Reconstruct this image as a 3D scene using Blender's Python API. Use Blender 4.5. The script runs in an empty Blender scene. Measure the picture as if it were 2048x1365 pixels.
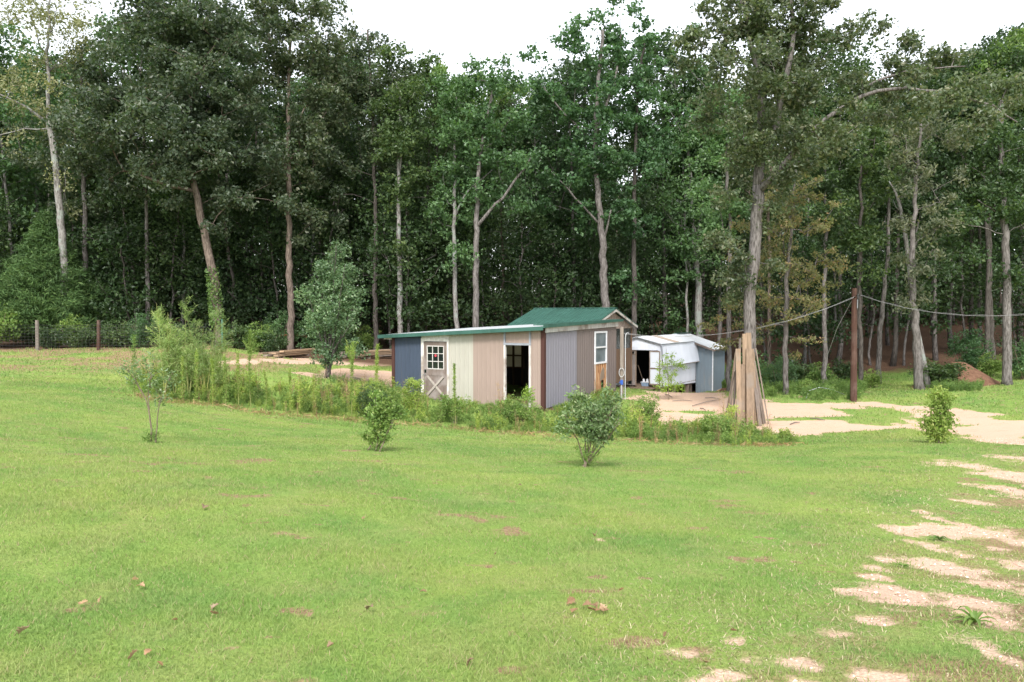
import bpy, math
import numpy as np
from mathutils import Vector

SC = bpy.context.scene
COL = SC.collection
PI = math.pi
# ------------------------------------------------------------------ camera
W, H, F = 2048.0, 1365.0, 1653.0
PITCH = math.atan(52.5 / F)
CAMZ = 1.65
CP, SP = math.cos(PITCH), math.sin(PITCH)
cam = bpy.data.cameras.new('camera'); camo = bpy.data.objects.new('camera', cam)
COL.objects.link(camo)
camo.location = (0, 0, CAMZ); camo.rotation_euler = (PI / 2 - PITCH, 0, 0)
cam.sensor_width = 36; cam.lens = 36 * F / W; cam.clip_start = 0.1; cam.clip_end = 2000
SC.camera = camo


def ray(px, py):
    r = (px - W / 2) / F; u = -(py - H / 2) / F
    return (r, CP + u * SP, -SP + u * CP)


def P(px, py, Y):
    d = ray(px, py); t = Y / d[1]
    return np.array((d[0] * t, Y, CAMZ + d[2] * t))


def ppm(Y):
    return F / Y


# ------------------------------------------------------------------ terrain
_ctl = [(0, 3.7, 0), (-3, 3.7, 0), (3, 3.7, -.03), (0, 0, 0), (0, 8, -.36), (0, 13, -.8), (0, 18, -1.3),
        (-80, 0, .3), (80, 0, -1.2), (0, -30, .4), (0, 80, .6), (-60, 80, 1.2), (60, 80, 1.2), (0, 160, 5.5),
        (-150, 160, 5.5), (150, 160, 5.5), (0, 115, 3), (70, 115, 3), (-10, 0, .05), (10, 0, -.3), (10, 55, -1.5), (-20, 60, .3), (-5, 60, -.2),
        (-4.6, 31.8, -1.42), (2, 33, -1.55), (4.3, 34.4, -1.62), (20, 10, -1.0), (-12, 8, 0.0)]
for a in [(1180, 940, 13), (760, 900, 14.5), (300, 885, 14.5), (1880, 885, 19.5), (1100, 870, 24), (735, 842, 24),
          (430, 805, 24), (330, 805, 22.5), (1560, 890, 22.5), (1088, 824, 28.5), (1497, 852, 27.5), (1707, 802, 33),
          (1290, 782, 41), (1425, 788, 45.5), (1572, 787, 35), (1838, 782, 36), (2014, 772, 37), (1950, 776, 38),
          (2048, 830, 28), (2048, 890, 20.5), (2048, 1000, 11), (1900, 1150, 6.6), (75, 702, 37), (197, 702, 37),
          (0, 720, 33), (0, 800, 17.5), (0, 900, 10.5), (0, 1000, 7.4), (440, 692, 38), (590, 714, 40), (750, 718, 40),
          (655, 757, 30), (240, 720, 33), (1850, 690, 60), (1700, 720, 50)]:
    _ctl.append(tuple(P(*a)))
_ctl = np.array(_ctl, float)
_S = 10.0


def _ker(d2):
    return 0.5 * d2 * np.log(d2 + 1e-9)


def _solve():
    xy = _ctl[:, :2] / _S; n = len(xy)
    d2 = ((xy[:, None] - xy[None]) ** 2).sum(-1)
    K = _ker(d2) + np.eye(n) * 0.02
    Pm = np.hstack([np.ones((n, 1)), xy])
    A = np.block([[K, Pm], [Pm.T, np.zeros((3, 3))]])
    s = np.linalg.solve(A, np.concatenate([_ctl[:, 2], np.zeros(3)]))
    return xy, s[:n], s[n:]


_TX, _TW, _TA = _solve()


def _hash(ix, iy, seed):
    h = (ix.astype(np.int64) * 374761393 + iy.astype(np.int64) * 668265263 + seed * 974711) & 0x7fffffff
    h = ((h ^ (h >> 13)) * 1274126177) & 0x7fffffff
    return ((h ^ (h >> 16)) & 0xffff) / 65535.0


def vnoise(x, y, seed=0):
    x = np.asarray(x, float); y = np.asarray(y, float)
    ix = np.floor(x); iy = np.floor(y); fx = x - ix; fy = y - iy
    fx = fx * fx * (3 - 2 * fx); fy = fy * fy * (3 - 2 * fy)
    a = _hash(ix, iy, seed); b = _hash(ix + 1, iy, seed); c = _hash(ix, iy + 1, seed); d = _hash(ix + 1, iy + 1, seed)
    return (a * (1 - fx) + b * fx) * (1 - fy) + (c * (1 - fx) + d * fx) * fy


def fbm(x, y, seed=0, o=4):
    s = 0; a = .5; x = np.asarray(x, float); y = np.asarray(y, float)
    for k in range(o):
        s = s + a * vnoise(x * 2 ** k, y * 2 ** k, seed + k * 17); a *= .5
    return s / (1 - .5 ** o)


def gz(x, y):
    x = np.atleast_1d(np.asarray(x, float)); y = np.atleast_1d(np.asarray(y, float))
    out = np.empty(len(x))
    for i in range(0, len(x), 40000):
        q = np.stack([x[i:i + 40000], y[i:i + 40000]], 1) / _S
        d2 = ((q[:, None, :] - _TX[None]) ** 2).sum(-1)
        out[i:i + 40000] = _ker(d2) @ _TW + _TA[0] + q @ _TA[1:]
    far = np.clip((np.hypot(x, y) - 170) / 60, 0, 1)
    out = np.clip(out, -4, 6) * (1 - far) + 5.5 * far
    out += (fbm(x * .5, y * .5, 5) - .5) * .07 + (fbm(x * 2.1, y * 2.1, 9, 2) - .5) * .025
    return out


def g1(x, y):
    return float(gz([x], [y])[0])


def G(px, py):
    """the ground point under a pixel"""
    d = ray(px, py); t = np.arange(2, 160, .25)
    zz = gz(d[0] * t, d[1] * t) - (CAMZ + d[2] * t)
    k = int(np.argmax(zz > 0)) if (zz > 0).any() else len(t) - 1
    a, b = (t[k - 1], t[k]) if k else (t[0], t[0])
    for _ in range(12):
        m = (a + b) / 2
        if g1(d[0] * m, d[1] * m) > CAMZ + d[2] * m: b = m
        else: a = m
    return np.array((d[0] * b, d[1] * b, g1(d[0] * b, d[1] * b)))


def GP(pts):
    return np.array([G(*p)[:2] for p in pts])


def sdpoly(x, y, poly):
    """signed distance to a polygon, positive inside"""
    x = np.asarray(x); y = np.asarray(y)
    ins = np.zeros(len(x), bool); d = np.full(len(x), 1e9)
    n = len(poly)
    for i in range(n):
        x0, y0 = poly[i]; x1, y1 = poly[(i + 1) % n]
        ex, ey = x1 - x0, y1 - y0
        t = np.clip(((x - x0) * ex + (y - y0) * ey) / (ex * ex + ey * ey + 1e-9), 0, 1)
        d = np.minimum(d, np.hypot(x - x0 - t * ex, y - y0 - t * ey))
        if y0 != y1:
            c = ((y0 > y) != (y1 > y)) & (x < (x1 - x0) * (y - y0) / (y1 - y0) + x0)
            ins ^= c
    return np.where(ins, d, -d)


# ------------------------------------------------------------------ objects
def props(o, label=None, cat=None, group=None, kind=None):
    if label: o['label'] = label
    if cat: o['category'] = cat
    if group: o['group'] = group
    if kind: o['kind'] = kind
    return o


def thing(name, label, cat, loc=(0, 0, 0), group=None):
    o = bpy.data.objects.new(name, None); COL.objects.link(o)
    o.empty_display_size = .3
    o.location = tuple(float(c) for c in loc)
    return props(o, label, cat, group)


def offset(parent):
    v = np.zeros(3)
    while parent is not None:
        v += np.array(parent.location); parent = parent.parent
    return v


def mesh_np(name, V, faces, mat, parent=None, smooth=False, loc=None):
    """faces: list of arrays (n,k) of vertex indices"""
    V = np.asarray(V, float)
    if parent is not None: V = V - offset(parent)
    if loc is not None: V = V - np.asarray(loc)
    me = bpy.data.meshes.new(name)
    me.vertices.add(len(V)); me.vertices.foreach_set('co', V.astype(np.float32).ravel())
    li = np.concatenate([f.ravel() for f in faces]).astype(np.int32)
    tot = np.concatenate([np.full(len(f), f.shape[1]) for f in faces]).astype(np.int32)
    st = np.concatenate([[0], np.cumsum(tot)[:-1]]).astype(np.int32)
    me.loops.add(len(li)); me.loops.foreach_set('vertex_index', li)
    me.polygons.add(len(tot)); me.polygons.foreach_set('loop_start', st)
    me.polygons.foreach_set('use_smooth', np.full(len(tot), bool(smooth)))
    me.update(calc_edges=True)
    if mat: me.materials.append(mat)
    o = bpy.data.objects.new(name, me); COL.objects.link(o)
    if parent is not None: o.parent = parent
    if loc is not None: o.location = tuple(float(c) for c in loc)
    return o


class MB:
    """collects pieces that become one mesh"""
    def __init__(s): s.v = []; s.f = {}; s.n = 0

    def add(s, V, *faces):
        for f in faces:
            f = np.asarray(f)
            s.f.setdefault(f.shape[1], []).append(f + s.n)
        s.v.append(np.asarray(V, float)); s.n += len(V); return s

    def hexa(s, p8):
        return s.add(p8, [(0, 3, 2, 1), (4, 5, 6, 7), (0, 1, 5, 4), (1, 2, 6, 5), (2, 3, 7, 6), (3, 0, 4, 7)])

    def box(s, a, b):
        (x0, y0, z0), (x1, y1, z1) = a, b
        return s.hexa([(x0, y0, z0), (x1, y0, z0), (x1, y1, z0), (x0, y1, z0), (x0, y0, z1), (x1, y0, z1), (x1, y1, z1), (x0, y1, z1)])

    def bar(s, a, b, w, h, up=(0, 0, 1), roll=0.0):
        """rectangular bar from a to b; w across, h along up"""
        a = np.array(a, float); b = np.array(b, float); d = b - a; d /= np.linalg.norm(d)
        u = np.array(up, float)
        if abs(d @ u) > .95: u = np.array((0, 1.0, 0))
        x = np.cross(d, u); x /= np.linalg.norm(x); y = np.cross(x, d)
        if roll: x, y = x * math.cos(roll) + y * math.sin(roll), y * math.cos(roll) - x * math.sin(roll)
        q = [(-1, -1), (1, -1), (1, 1), (-1, 1)]
        return s.hexa([a + x * i * w / 2 + y * j * h / 2 for i, j in q] + [b + x * i * w / 2 + y * j * h / 2 for i, j in q])

    def tube(s, pts, rad, k=6, cap=True):
        V, Fq, Fc = tube_np(np.array(pts, float), rad, k)
        s.add(V, Fq)
        if cap and k > 2: s.add(np.zeros((0, 3)), Fc - len(V))
        return s

    def build(s, name, mat, parent=None, smooth=False, loc=None):
        V = np.concatenate(s.v)
        return mesh_np(name, V, [np.concatenate(f) for f in s.f.values()], mat, parent, smooth, loc)


def tube_np(pts, rad, k=6):
    n = len(pts)
    rad = np.broadcast_to(np.asarray(rad, float), (n,))
    t = np.gradient(pts, axis=0); t /= np.linalg.norm(t, axis=1, keepdims=True) + 1e-9
    ref = np.array((1.0, 0, 0)) if abs(t[0] @ np.array((0, 1.0, 0))) > .7 or abs(t[:, 2]).mean() > .5 else np.array((0, 0, 1.0))
    x = np.cross(t, ref); x /= np.linalg.norm(x, axis=1, keepdims=True) + 1e-9
    y = np.cross(t, x)
    a = np.arange(k) * 2 * PI / k
    V = pts[:, None] + rad[:, None, None] * (x[:, None] * np.cos(a)[None, :, None] + y[:, None] * np.sin(a)[None, :, None])
    i = np.arange(n - 1)[:, None] * k; j = np.arange(k)[None]; j2 = (j + 1) % k
    Fq = np.stack([i + j, i + j2, i + k + j2, i + k + j], -1).reshape(-1, 4)
    Fc = np.array([list(range(k))[::-1], list(range((n - 1) * k, n * k))])
    return V.reshape(-1, 3), Fq, Fc


def dup(root, loc, rotz=0., scale=1., label=None, group=None):
    r = root.copy(); COL.objects.link(r)
    r.location = tuple(float(c) for c in loc); r.rotation_euler = (0, 0, rotz); r.scale = (scale,) * 3
    if label: r['label'] = label
    if group: r['group'] = group
    for ch in list(root.children):
        c = ch.copy(); COL.objects.link(c); c.parent = r
        for g in ch.children:
            d = g.copy(); COL.objects.link(d); d.parent = c
    return r


# ------------------------------------------------------------------ materials
class NT:
    def __init__(s, name):
        s.m = bpy.data.materials.new(name); s.m.use_nodes = True
        s.t = s.m.node_tree; s.t.nodes.clear()
        s.out = s.t.nodes.new('ShaderNodeOutputMaterial')

    def n(s, typ, **kw):
        nd = s.t.nodes.new('ShaderNode' + typ)
        for k, v in kw.items():
            if k.startswith('i_'): nd.inputs[k[2:].replace('_', ' ')].default_value = v
            else: setattr(nd, k, v)
        return nd

    def l(s, a, b): s.t.links.new(a, b)

    def pos(s, scale=(1, 1, 1), obj=False):
        c = s.n('TexCoord').outputs['Object'] if obj else s.n('NewGeometry').outputs['Position']
        mp = s.n('Mapping'); mp.inputs['Scale'].default_value = scale
        s.l(c, mp.inputs['Vector']); return mp.outputs['Vector']

    def noise(s, vec, scale, detail=4, rough=.55):
        nd = s.n('TexNoise'); nd.inputs['Scale'].default_value = scale
        nd.inputs['Detail'].default_value = detail; nd.inputs['Roughness'].default_value = rough
        s.l(vec, nd.inputs['Vector']); return nd.outputs['Fac']

    def ramp(s, fac, stops):
        nd = s.n('ValToRGB'); el = nd.color_ramp.elements
        while len(el) < len(stops): el.new(.5)
        for e, (p, c) in zip(el, stops):
            e.position = p; e.color = (*c, 1) if len(c) == 3 else c
        s.l(fac, nd.inputs['Fac']); return nd.outputs['Color']

    def mix(s, fac, a, b, blend='MIX'):
        nd = s.n('Mix', data_type='RGBA', blend_type=blend)
        for sock, v in ((nd.inputs[0], fac), (nd.inputs[6], a), (nd.inputs[7], b)):
            if hasattr(v, 'is_output'): s.l(v, sock)
            elif isinstance(v, tuple): sock.default_value = (*v, 1) if len(v) == 3 else v
            else: sock.default_value = v
        return nd.outputs[2]

    def math(s, op, a, b=0., clamp=False):
        nd = s.n('Math', operation=op); nd.use_clamp = clamp
        for sock, v in ((nd.inputs[0], a), (nd.inputs[1], b)):
            if hasattr(v, 'is_output'): s.l(v, sock)
            else: sock.default_value = v
        return nd.outputs[0]

    def bsdf(s, color, rough=.7, bump=None, strength=.3, dist=.01, metal=0., spec=.4, alpha=None):
        b = s.n('BsdfPrincipled')
        if hasattr(color, 'is_output'): s.l(color, b.inputs['Base Color'])
        else: b.inputs['Base Color'].default_value = (*color, 1)
        if hasattr(rough, 'is_output'): s.l(rough, b.inputs['Roughness'])
        else: b.inputs['Roughness'].default_value = rough
        b.inputs['Metallic'].default_value = metal
        b.inputs['Specular IOR Level'].default_value = spec
        if alpha is not None: b.inputs['Alpha'].default_value = alpha
        if bump is not None:
            bp = s.n('Bump'); bp.inputs['Strength'].default_value = strength; bp.inputs['Distance'].default_value = dist
            s.l(bump, bp.inputs['Height']); s.l(bp.outputs['Normal'], b.inputs['Normal'])
        s.l(b.outputs[0], s.out.inputs['Surface']); return b


def m_leaf(name, c1, c2, c3=None, trans=.35, rough=.5, spec=.35, nscale=.6, gain=None, patch=None):
    """foliage: per-leaf and per-clump colour, light passing through"""
    t = NT(name)
    rnd = t.n('NewGeometry').outputs['Random Per Island']
    col = t.ramp(rnd, [(0, c1), (.75, c2), (1, c3 or c2)])
    ns = t.noise(t.pos(), nscale, 2)
    v = t.ramp(ns, [(.3, (.62, .66, .62)), (.7, (1.3, 1.25, 1.2))])
    col = t.mix(1.0, col, v, 'MULTIPLY')
    oi = t.n('ObjectInfo').outputs['Random']
    ov = t.ramp(oi, [(0, (.8, .86, .85)), (1, (1.2, 1.14, 1.0))])
    col = t.mix(1.0, col, ov, 'MULTIPLY')
    if patch:
        pn = t.noise(t.pos(), 1.1, 4, .7)
        col = t.mix(t.ramp(pn, [(.5, (0, 0, 0)), (.66, (.8, .8, .8))]), col, patch)
    if gain: col = t.mix(1.0, col, gain, 'MULTIPLY')
    b = t.n('BsdfPrincipled'); t.l(col, b.inputs['Base Color'])
    b.inputs['Roughness'].default_value = rough; b.inputs['Specular IOR Level'].default_value = spec
    tr = t.n('BsdfTranslucent'); t.l(t.mix(1.0, col, (1.15, 1.25, .6), 'MULTIPLY'), tr.inputs['Color'])
    mx = t.n('MixShader'); mx.inputs[0].default_value = trans
    t.l(b.outputs[0], mx.inputs[1]); t.l(tr.outputs[0], mx.inputs[2])
    t.l(mx.outputs[0], t.out.inputs['Surface'])
    return t.m


def m_bark(name, dark, light, lichen=None, scale=1.0):
    t = NT(name)
    v = t.pos((9 * scale, 9 * scale, 1.6 * scale))
    f = t.noise(v, 2.2, 6, .65)
    col = t.ramp(f, [(.36, dark), (.5, tuple((a + b) / 2 for a, b in zip(dark, light))), (.66, light)])
    if lichen:
        l = t.noise(t.pos(), 2.2, 4)
        col = t.mix(t.ramp(l, [(.52, (0, 0, 0)), (.62, (.8, .8, .8))]), col, lichen)
    t.bsdf(col, .95, f, .9, .03, spec=.1)
    return t.m


def m_wood(name, c1, c2, vert=True, scale=1.0, c3=None, rough=.85):
    t = NT(name)
    v = t.pos((14 * scale, 14 * scale, .9 * scale) if vert else (2.5 * scale, 2.5 * scale, 22 * scale))
    f = t.noise(v, 1.6, 6, .6)
    rnd = t.n('ObjectInfo').outputs['Random']
    col = t.ramp(f, [(.3, c1), (.7, c2)])
    if c3: col = t.mix(t.ramp(t.noise(t.pos(), 1.7, 3), [(.5, (0, 0, 0)), (.68, (.85, .85, .85))]), col, c3)
    col = t.mix(1.0, col, t.ramp(rnd, [(0, (.72, .72, .74)), (1, (1.2, 1.17, 1.12))]), 'MULTIPLY')
    t.bsdf(col, rough, f, .4, .01, spec=.2)
    return t.m


def m_metal_paint(name, c, var=.05, rough=.75, dirt=(.25, .2, .15), dirt_amt=.12, spec=.2):
    t = NT(name)
    f = t.noise(t.pos((1, 1, .35)), 1.8, 5, .6)
    lo = tuple(x * (1 - var) for x in c); hi = tuple(min(1, x * (1 + var)) for x in c)
    col = t.ramp(f, [(.3, lo), (.7, hi)])
    s = t.noise(t.pos((6, 6, .5)), 1.4, 5, .65)
    col = t.mix(t.ramp(s, [(.55, (0, 0, 0)), (.8, (dirt_amt,) * 3)]), col, dirt)
    t.bsdf(col, rough, t.noise(t.pos(), 3., 2), .12, .02, spec=spec)
    return t.m


def m_plain(name, c, rough=.6, metal=0., spec=.4, var=.1):
    t = NT(name)
    f = t.noise(t.pos(), 9, 4)
    col = t.ramp(f, [(.3, tuple(x * (1 - var) for x in c)), (.7, tuple(min(1, x * (1 + var)) for x in c))])
    t.bsdf(col, rough, metal=metal, spec=spec)
    return t.m
# ------------------------------------------------------------------ light
SUN_DIR = np.array((-.06, -.76, .78)); SUN_DIR /= np.linalg.norm(SUN_DIR)
w = bpy.data.worlds.new('World'); SC.world = w; w.use_nodes = True
nt = w.node_tree; bg = nt.nodes['Background']
sky = nt.nodes.new('ShaderNodeTexSky'); sky.sky_type = 'NISHITA'; sky.sun_disc = False
sky.sun_elevation = math.asin(SUN_DIR[2]); sky.sun_rotation = math.atan2(SUN_DIR[0], SUN_DIR[1])
sky.air_density = 1.0; sky.dust_density = 1.2; sky.ozone_density = 1.0
hs = nt.nodes.new('ShaderNodeHueSaturation'); hs.inputs['Saturation'].default_value = .22
nt.links.new(sky.outputs[0], hs.inputs['Color']); nt.links.new(hs.outputs[0], bg.inputs['Color'])
bg.inputs['Strength'].default_value = .13
sl = bpy.data.lights.new('sun', 'SUN'); sl.energy = 1.5; sl.angle = math.radians(14); sl.color = (1, .965, .92)
so = bpy.data.objects.new('sun', sl); COL.objects.link(so)
so.rotation_euler = Vector(SUN_DIR).to_track_quat('Z', 'Y').to_euler()
SC.view_settings.view_transform = 'Standard'; SC.view_settings.look = 'None'
SC.view_settings.exposure = 1.66; SC.view_settings.gamma = 1
SC.render.engine = 'CYCLES'
SC.cycles.max_bounces = 6; SC.cycles.diffuse_bounces = 3; SC.cycles.glossy_bounces = 2
SC.cycles.transmission_bounces = 4; SC.cycles.transparent_max_bounces = 6
SC.cycles.use_denoising = True
SC.cycles.sample_clamp_indirect = 6

# ------------------------------------------------------------------ regions on the ground
SAND_YARD = GP([(1265, 793), (1325, 781), (1440, 783), (1475, 797), (1560, 801), (1640, 806), (1725, 803), (1800, 814), (1870, 819),
                (1930, 822), (2046, 833)]).tolist() + [(22, 26), (19, 18.5)] + \
            GP([(2046, 893), (1960, 888), (1905, 872), (1800, 856), (1690, 868), (1600, 876), (1540, 872), (1430, 858), (1320, 850), (1262, 835)]).tolist()
SAND_BACK = GP([(590, 745), (690, 737), (786, 745)]).tolist() + [(-2, 36.5), (-1, 34.6), (-4.6, 31.6)] + GP([(790, 772), (700, 765), (620, 757)]).tolist()
SAND_STRIP = GP([(425, 722), (520, 716), (640, 714), (760, 720), (860, 722), (860, 733), (760, 730), (600, 728), (440, 730)])
TRACK = GP([(2040, 900), (1990, 930), (1900, 960), (1830, 1040), (1740, 1095), (1660, 1200), (1480, 1310), (1330, 1362)]).tolist() + \
    [(.3, 2.2), (6, 2.2), (13, 10), (16, 18)]
GREEN_STRIP = GP([(1690, 820), (1730, 812), (1810, 826), (1830, 846), (1760, 852), (1700, 840)])
WEED_FRONT = GP([(262, 792), (330, 806), (430, 812), (520, 828), (640, 838), (735, 846), (850, 852), (960, 864), (1110, 874), (1300, 886), (1500, 894), (1588, 893)])
_wb = GP([(1600, 883), (1530, 870), (1430, 866), (1325, 862), (1262, 842), (1225, 815)]).tolist()
WEED = WEED_FRONT.tolist() + _wb + [(4.1, 34.2), (1.1, 28.35), (-4.6, 31.5), (-4.9, 31.2)] + GP([(700, 790), (600, 782), (520, 775), (440, 763), (330, 755), (262, 770)]).tolist()


PATCH = []
for cx_, cy_, rx_, ry_ in [(2035, 955, 50, 22), (1983, 942, 28, 6), (1979, 978, 16, 4), (1965, 1009, 22, 6), (1884, 1039, 20, 11), (1899, 1064, 72, 17), (1957, 1070, 44, 12), (2023, 1083, 32, 13), (1892, 1104, 30, 17),
                           (1884, 1134, 60, 15), (1767, 1119, 30, 10), (1756, 1137, 32, 7), (1756, 1154, 22, 5), (2023, 1134, 36, 9), (1987, 1170, 58, 9), (1789, 1188, 46, 12), (1957, 1210, 50, 12), (1994, 1240, 32, 22), (1735, 1243, 28, 7),
                           (1687, 1270, 58, 10), (1475, 1285, 27, 8), (1976, 1280, 32, 11), (1570, 1327, 72, 17), (1453, 1349, 34, 11), (1775, 1353, 62, 12), (1621, 1364, 55, 8), (2030, 1327, 26, 18), (1380, 1303, 28, 7), (1420, 1362, 40, 8),
                           (2020, 915, 30, 5), (2090, 1000, 50, 30), (2100, 1090, 50, 30), (2110, 1200, 50, 30), (2120, 1300, 60, 30), (1195, 1078, 14, 3)]:
    c_ = G(cx_, cy_); k_ = 1.28 if cy_ < 1180 else 1.45; PATCH.append((c_[0], c_[1], rx_ / ppm(c_[1]) * k_, abs(G(cx_, cy_ - ry_)[1] - G(cx_, cy_ + ry_)[1]) / 2 * k_))
del cx_, cy_, rx_, ry_


def sand_val(x, y):
    """>0 where bare sand lies (metres inside its edge, roughened)"""
    nb = fbm(x * .55, y * .55, 31, 4) - .5; nf = fbm(x * 1.5, y * 1.1, 33, 4) - .5
    a = sdpoly(x, y, SAND_YARD) + nb * 2.2 + nf * .9
    gs = sdpoly(x, y, GREEN_STRIP)
    a = np.where(gs > -1, np.minimum(a, -gs * .8 + nf * 1.2), a)
    holes = fbm(x * .42, y * .8, 41, 4)
    a = np.minimum(a, (.69 - holes) * 6)
    b = sdpoly(x, y, SAND_BACK) + nb * 1.6
    c = np.minimum(sdpoly(x, y, SAND_STRIP), .25) + nf * 1.6 - .15
    d = np.full(len(x), -3.); n1 = fbm(x * 2.2, y * 2.2, 51, 4) - .5; n2 = fbm(x * 7, y * 7, 53, 3) - .5
    for cx_, cy_, ex_, ey_ in PATCH:
        k = (np.abs(x - cx_) < ex_ * 2.5) & (np.abs(y - cy_) < ey_ * 2.5)
        if not k.any(): continue
        q = 1 - np.hypot((x[k] - cx_) / ex_, (y[k] - cy_) / ey_)
        d[k] = np.maximum(d[k], q * .34 + n1[k] * .8 + n2[k] * .55 - .02)
    return np.clip(np.maximum(np.maximum(a, b), np.maximum(c, d)), -3, 3)


def edge_line_dist(x, y, pl):
    d = np.full(len(x), 1e9)
    for (x0, y0), (x1, y1) in zip(pl[:-1], pl[1:]):
        ex, ey = x1 - x0, y1 - y0
        t = np.clip(((x - x0) * ex + (y - y0) * ey) / (ex * ex + ey * ey), 0, 1)
        d = np.minimum(d, np.hypot(x - x0 - t * ex, y - y0 - t * ey))
    return d


def dry_val(x, y):
    d = np.clip(1 - edge_line_dist(x, y, WEED_FRONT) / .6, 0, 1) * np.clip((fbm(x * .8, y * .8, 63, 4) - .25) * 2, 0, .5)
    fld = np.clip((y - 23 - .25 * (x + 20)) / 5, 0, 1) * np.clip((-x - 6) / 4, 0, 1) * np.clip((fbm(x * .5, y * .9, 61, 5) - .2) * 2.4, 0, .8)
    bp = np.clip((fbm(x * 1.1, y * 1.7, 65, 5) - .66) * 6, 0, 1) + np.clip((fbm(x * 3.2, y * 4.5, 68, 4) - .70) * 14, 0, 1) + np.clip((fbm(x * 2.5, y * 3.5, 66, 4) - .52) * 5, 0, 1) * np.clip(1.4 - np.hypot((x + 4.9) / 2.2, (y - 10.2) / 1.3), 0, 1)
    tr = np.clip(sdpoly(x, y, TRACK) * .5 + .5, 0, 1) * np.clip((fbm(x * 1.2, y * 1.6, 67, 4) - .3) * 2.6, 0, .8)
    return np.clip(np.maximum(np.maximum(d, fld * .95), np.maximum(bp * .8, tr)), 0, 1)


def litter_val(x, y):
    lim = np.where(x < -3, 37.6, np.where(x < 8, 37.6 + (x + 3) * .65, 44.5))
    return np.clip((y - lim) / 1.2 + (fbm(x * .6, y * .6, 71) - .5) * 2.4, 0, 1)


# ------------------------------------------------------------------ ground
def axis(segs):
    out = [segs[0][0]]
    for a, b, s0, s1 in segs:
        x = a
        while x < b - 1e-6:
            f = (x - a) / (b - a); x = min(b, x + s0 + (s1 - s0) * f); out.append(x)
    return np.array(out)


gy = axis([(-60, 0, 6, 1), (0, 2.6, .5, .2), (2.6, 9, .05, .07), (9, 30, .07, .22), (30, 50, .22, .4), (50, 110, 1, 4), (110, 420, 10, 40)])
xr = axis([(0, 4, .05, .055), (4, 26, .07, .3), (26, 60, .6, 3), (60, 420, 6, 45)])
gx = np.concatenate([-xr[::-1][:-1], xr])
GX, GY = np.meshgrid(gx, gy)
fx, fy = GX.ravel(), GY.ravel()
sv = sand_val(fx, fy)
zz = gz(fx, fy) - np.clip(sv + .1, 0, .4) * .05
nx, ny = len(gx), len(gy)
i = np.arange(ny - 1)[:, None] * nx; j = np.arange(nx - 1)[None]
quads = np.stack([i + j, i + j + 1, i + nx + j + 1, i + nx + j], -1).reshape(-1, 4)


def lawn_colour(t, lush=(.205, .335, .092), yel=(.315, .39, .118)):
    p = t.pos()
    a = t.noise(p, .32, 4, .6); b = t.noise(p, 1.7, 4, .6)
    c = t.ramp(a, [(.34, lush), (.62, yel)])
    cl = t.noise(t.pos((1, 1, 1)), .75, 5, .65)
    c = t.mix(t.ramp(cl, [(.5, (0, 0, 0)), (.66, (.75, .75, .75))]), c, (.18, .305, .09))
    return t.mix(t.ramp(b, [(.45, (0, 0, 0)), (.75, (.55, .55, .55))]), c, (.37, .37, .17))


t = NT('ground_material')
at = {k: t.n('Attribute', attribute_name=k).outputs['Fac'] for k in ('sand', 'dry', 'litter')}
p = t.pos()
lawn = t.mix(1.0, lawn_colour(t), (.62, .66, .55), 'MULTIPLY')
fine = t.noise(p, 38, 5, .7)
lawn = t.mix(t.ramp(fine, [(.3, (0, 0, 0)), (.72, (1, 1, 1))]), lawn, t.mix(1.0, lawn, (1.45, 1.42, 1.3), 'MULTIPLY'))
dryc = t.ramp(t.noise(p, 24, 5, .7), [(.3, (.16, .10, .06)), (.55, (.30, .21, .12)), (.75, (.42, .33, .2))])
dn = t.math('ADD', at['dry'], t.math('MULTIPLY', t.math('SUBTRACT', t.noise(p, 5, 5, .65), .5), .9))
col = t.mix(t.ramp(dn, [(.35, (0, 0, 0)), (.75, (1, 1, 1))]), lawn, dryc)
sc = t.ramp(t.noise(p, 55, 5, .75), [(.3, (.32, .20, .14)), (.5, (.56, .385, .272)), (.7, (.73, .54, .415))])
sc = t.mix(t.ramp(t.noise(p, 1.1, 4), [(.35, (0, 0, 0)), (.7, (.6, .6, .6))]), sc, (.57, .41, .315))
sc = t.mix(t.ramp(t.noise(t.pos((.8, 2.2, 1)), 1.6, 6, .7), [(.56, (0, 0, 0)), (.72, (.55, .55, .55))]), sc, (.33, .21, .13))
vor = t.n('TexVoronoi'); vor.inputs['Scale'].default_value = 42; t.l(p, vor.inputs['Vector'])
sc = t.mix(t.ramp(vor.outputs['Distance'], [(.0, (.35, .35, .35)), (.35, (0, 0, 0))]), sc, (.76, .62, .49))
sn = t.math('ADD', at['sand'], t.math('MULTIPLY', t.math('SUBTRACT', t.noise(p, 7, 6, .7), .5), .55))
col = t.mix(t.ramp(t.math('ADD', t.math('MULTIPLY', sn, 4.0), .5), [(.2, (0, 0, 0)), (.8, (1, 1, 1))]), col, sc)
lit = t.ramp(t.noise(p, 17, 5, .7), [(.3, (.045, .028, .018)), (.55, (.12, .07, .045)), (.75, (.2, .13, .085))])
col = t.mix(at['litter'], col, lit)
t.bsdf(col, .95, t.math('ADD', fine, t.math('MULTIPLY', vor.outputs['Distance'], .4)), .7, .03, spec=.1)
ground = mesh_np('ground', np.stack([fx, fy, zz], 1), [quads], t.m, smooth=True)
for k, v in (('sand', sv), ('dry', dry_val(fx, fy)), ('litter', litter_val(fx, fy))):
    a = ground.data.attributes.new(k, 'FLOAT', 'POINT'); a.data.foreach_set('value', v.astype(np.float32))
props(ground, kind='structure')

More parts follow.
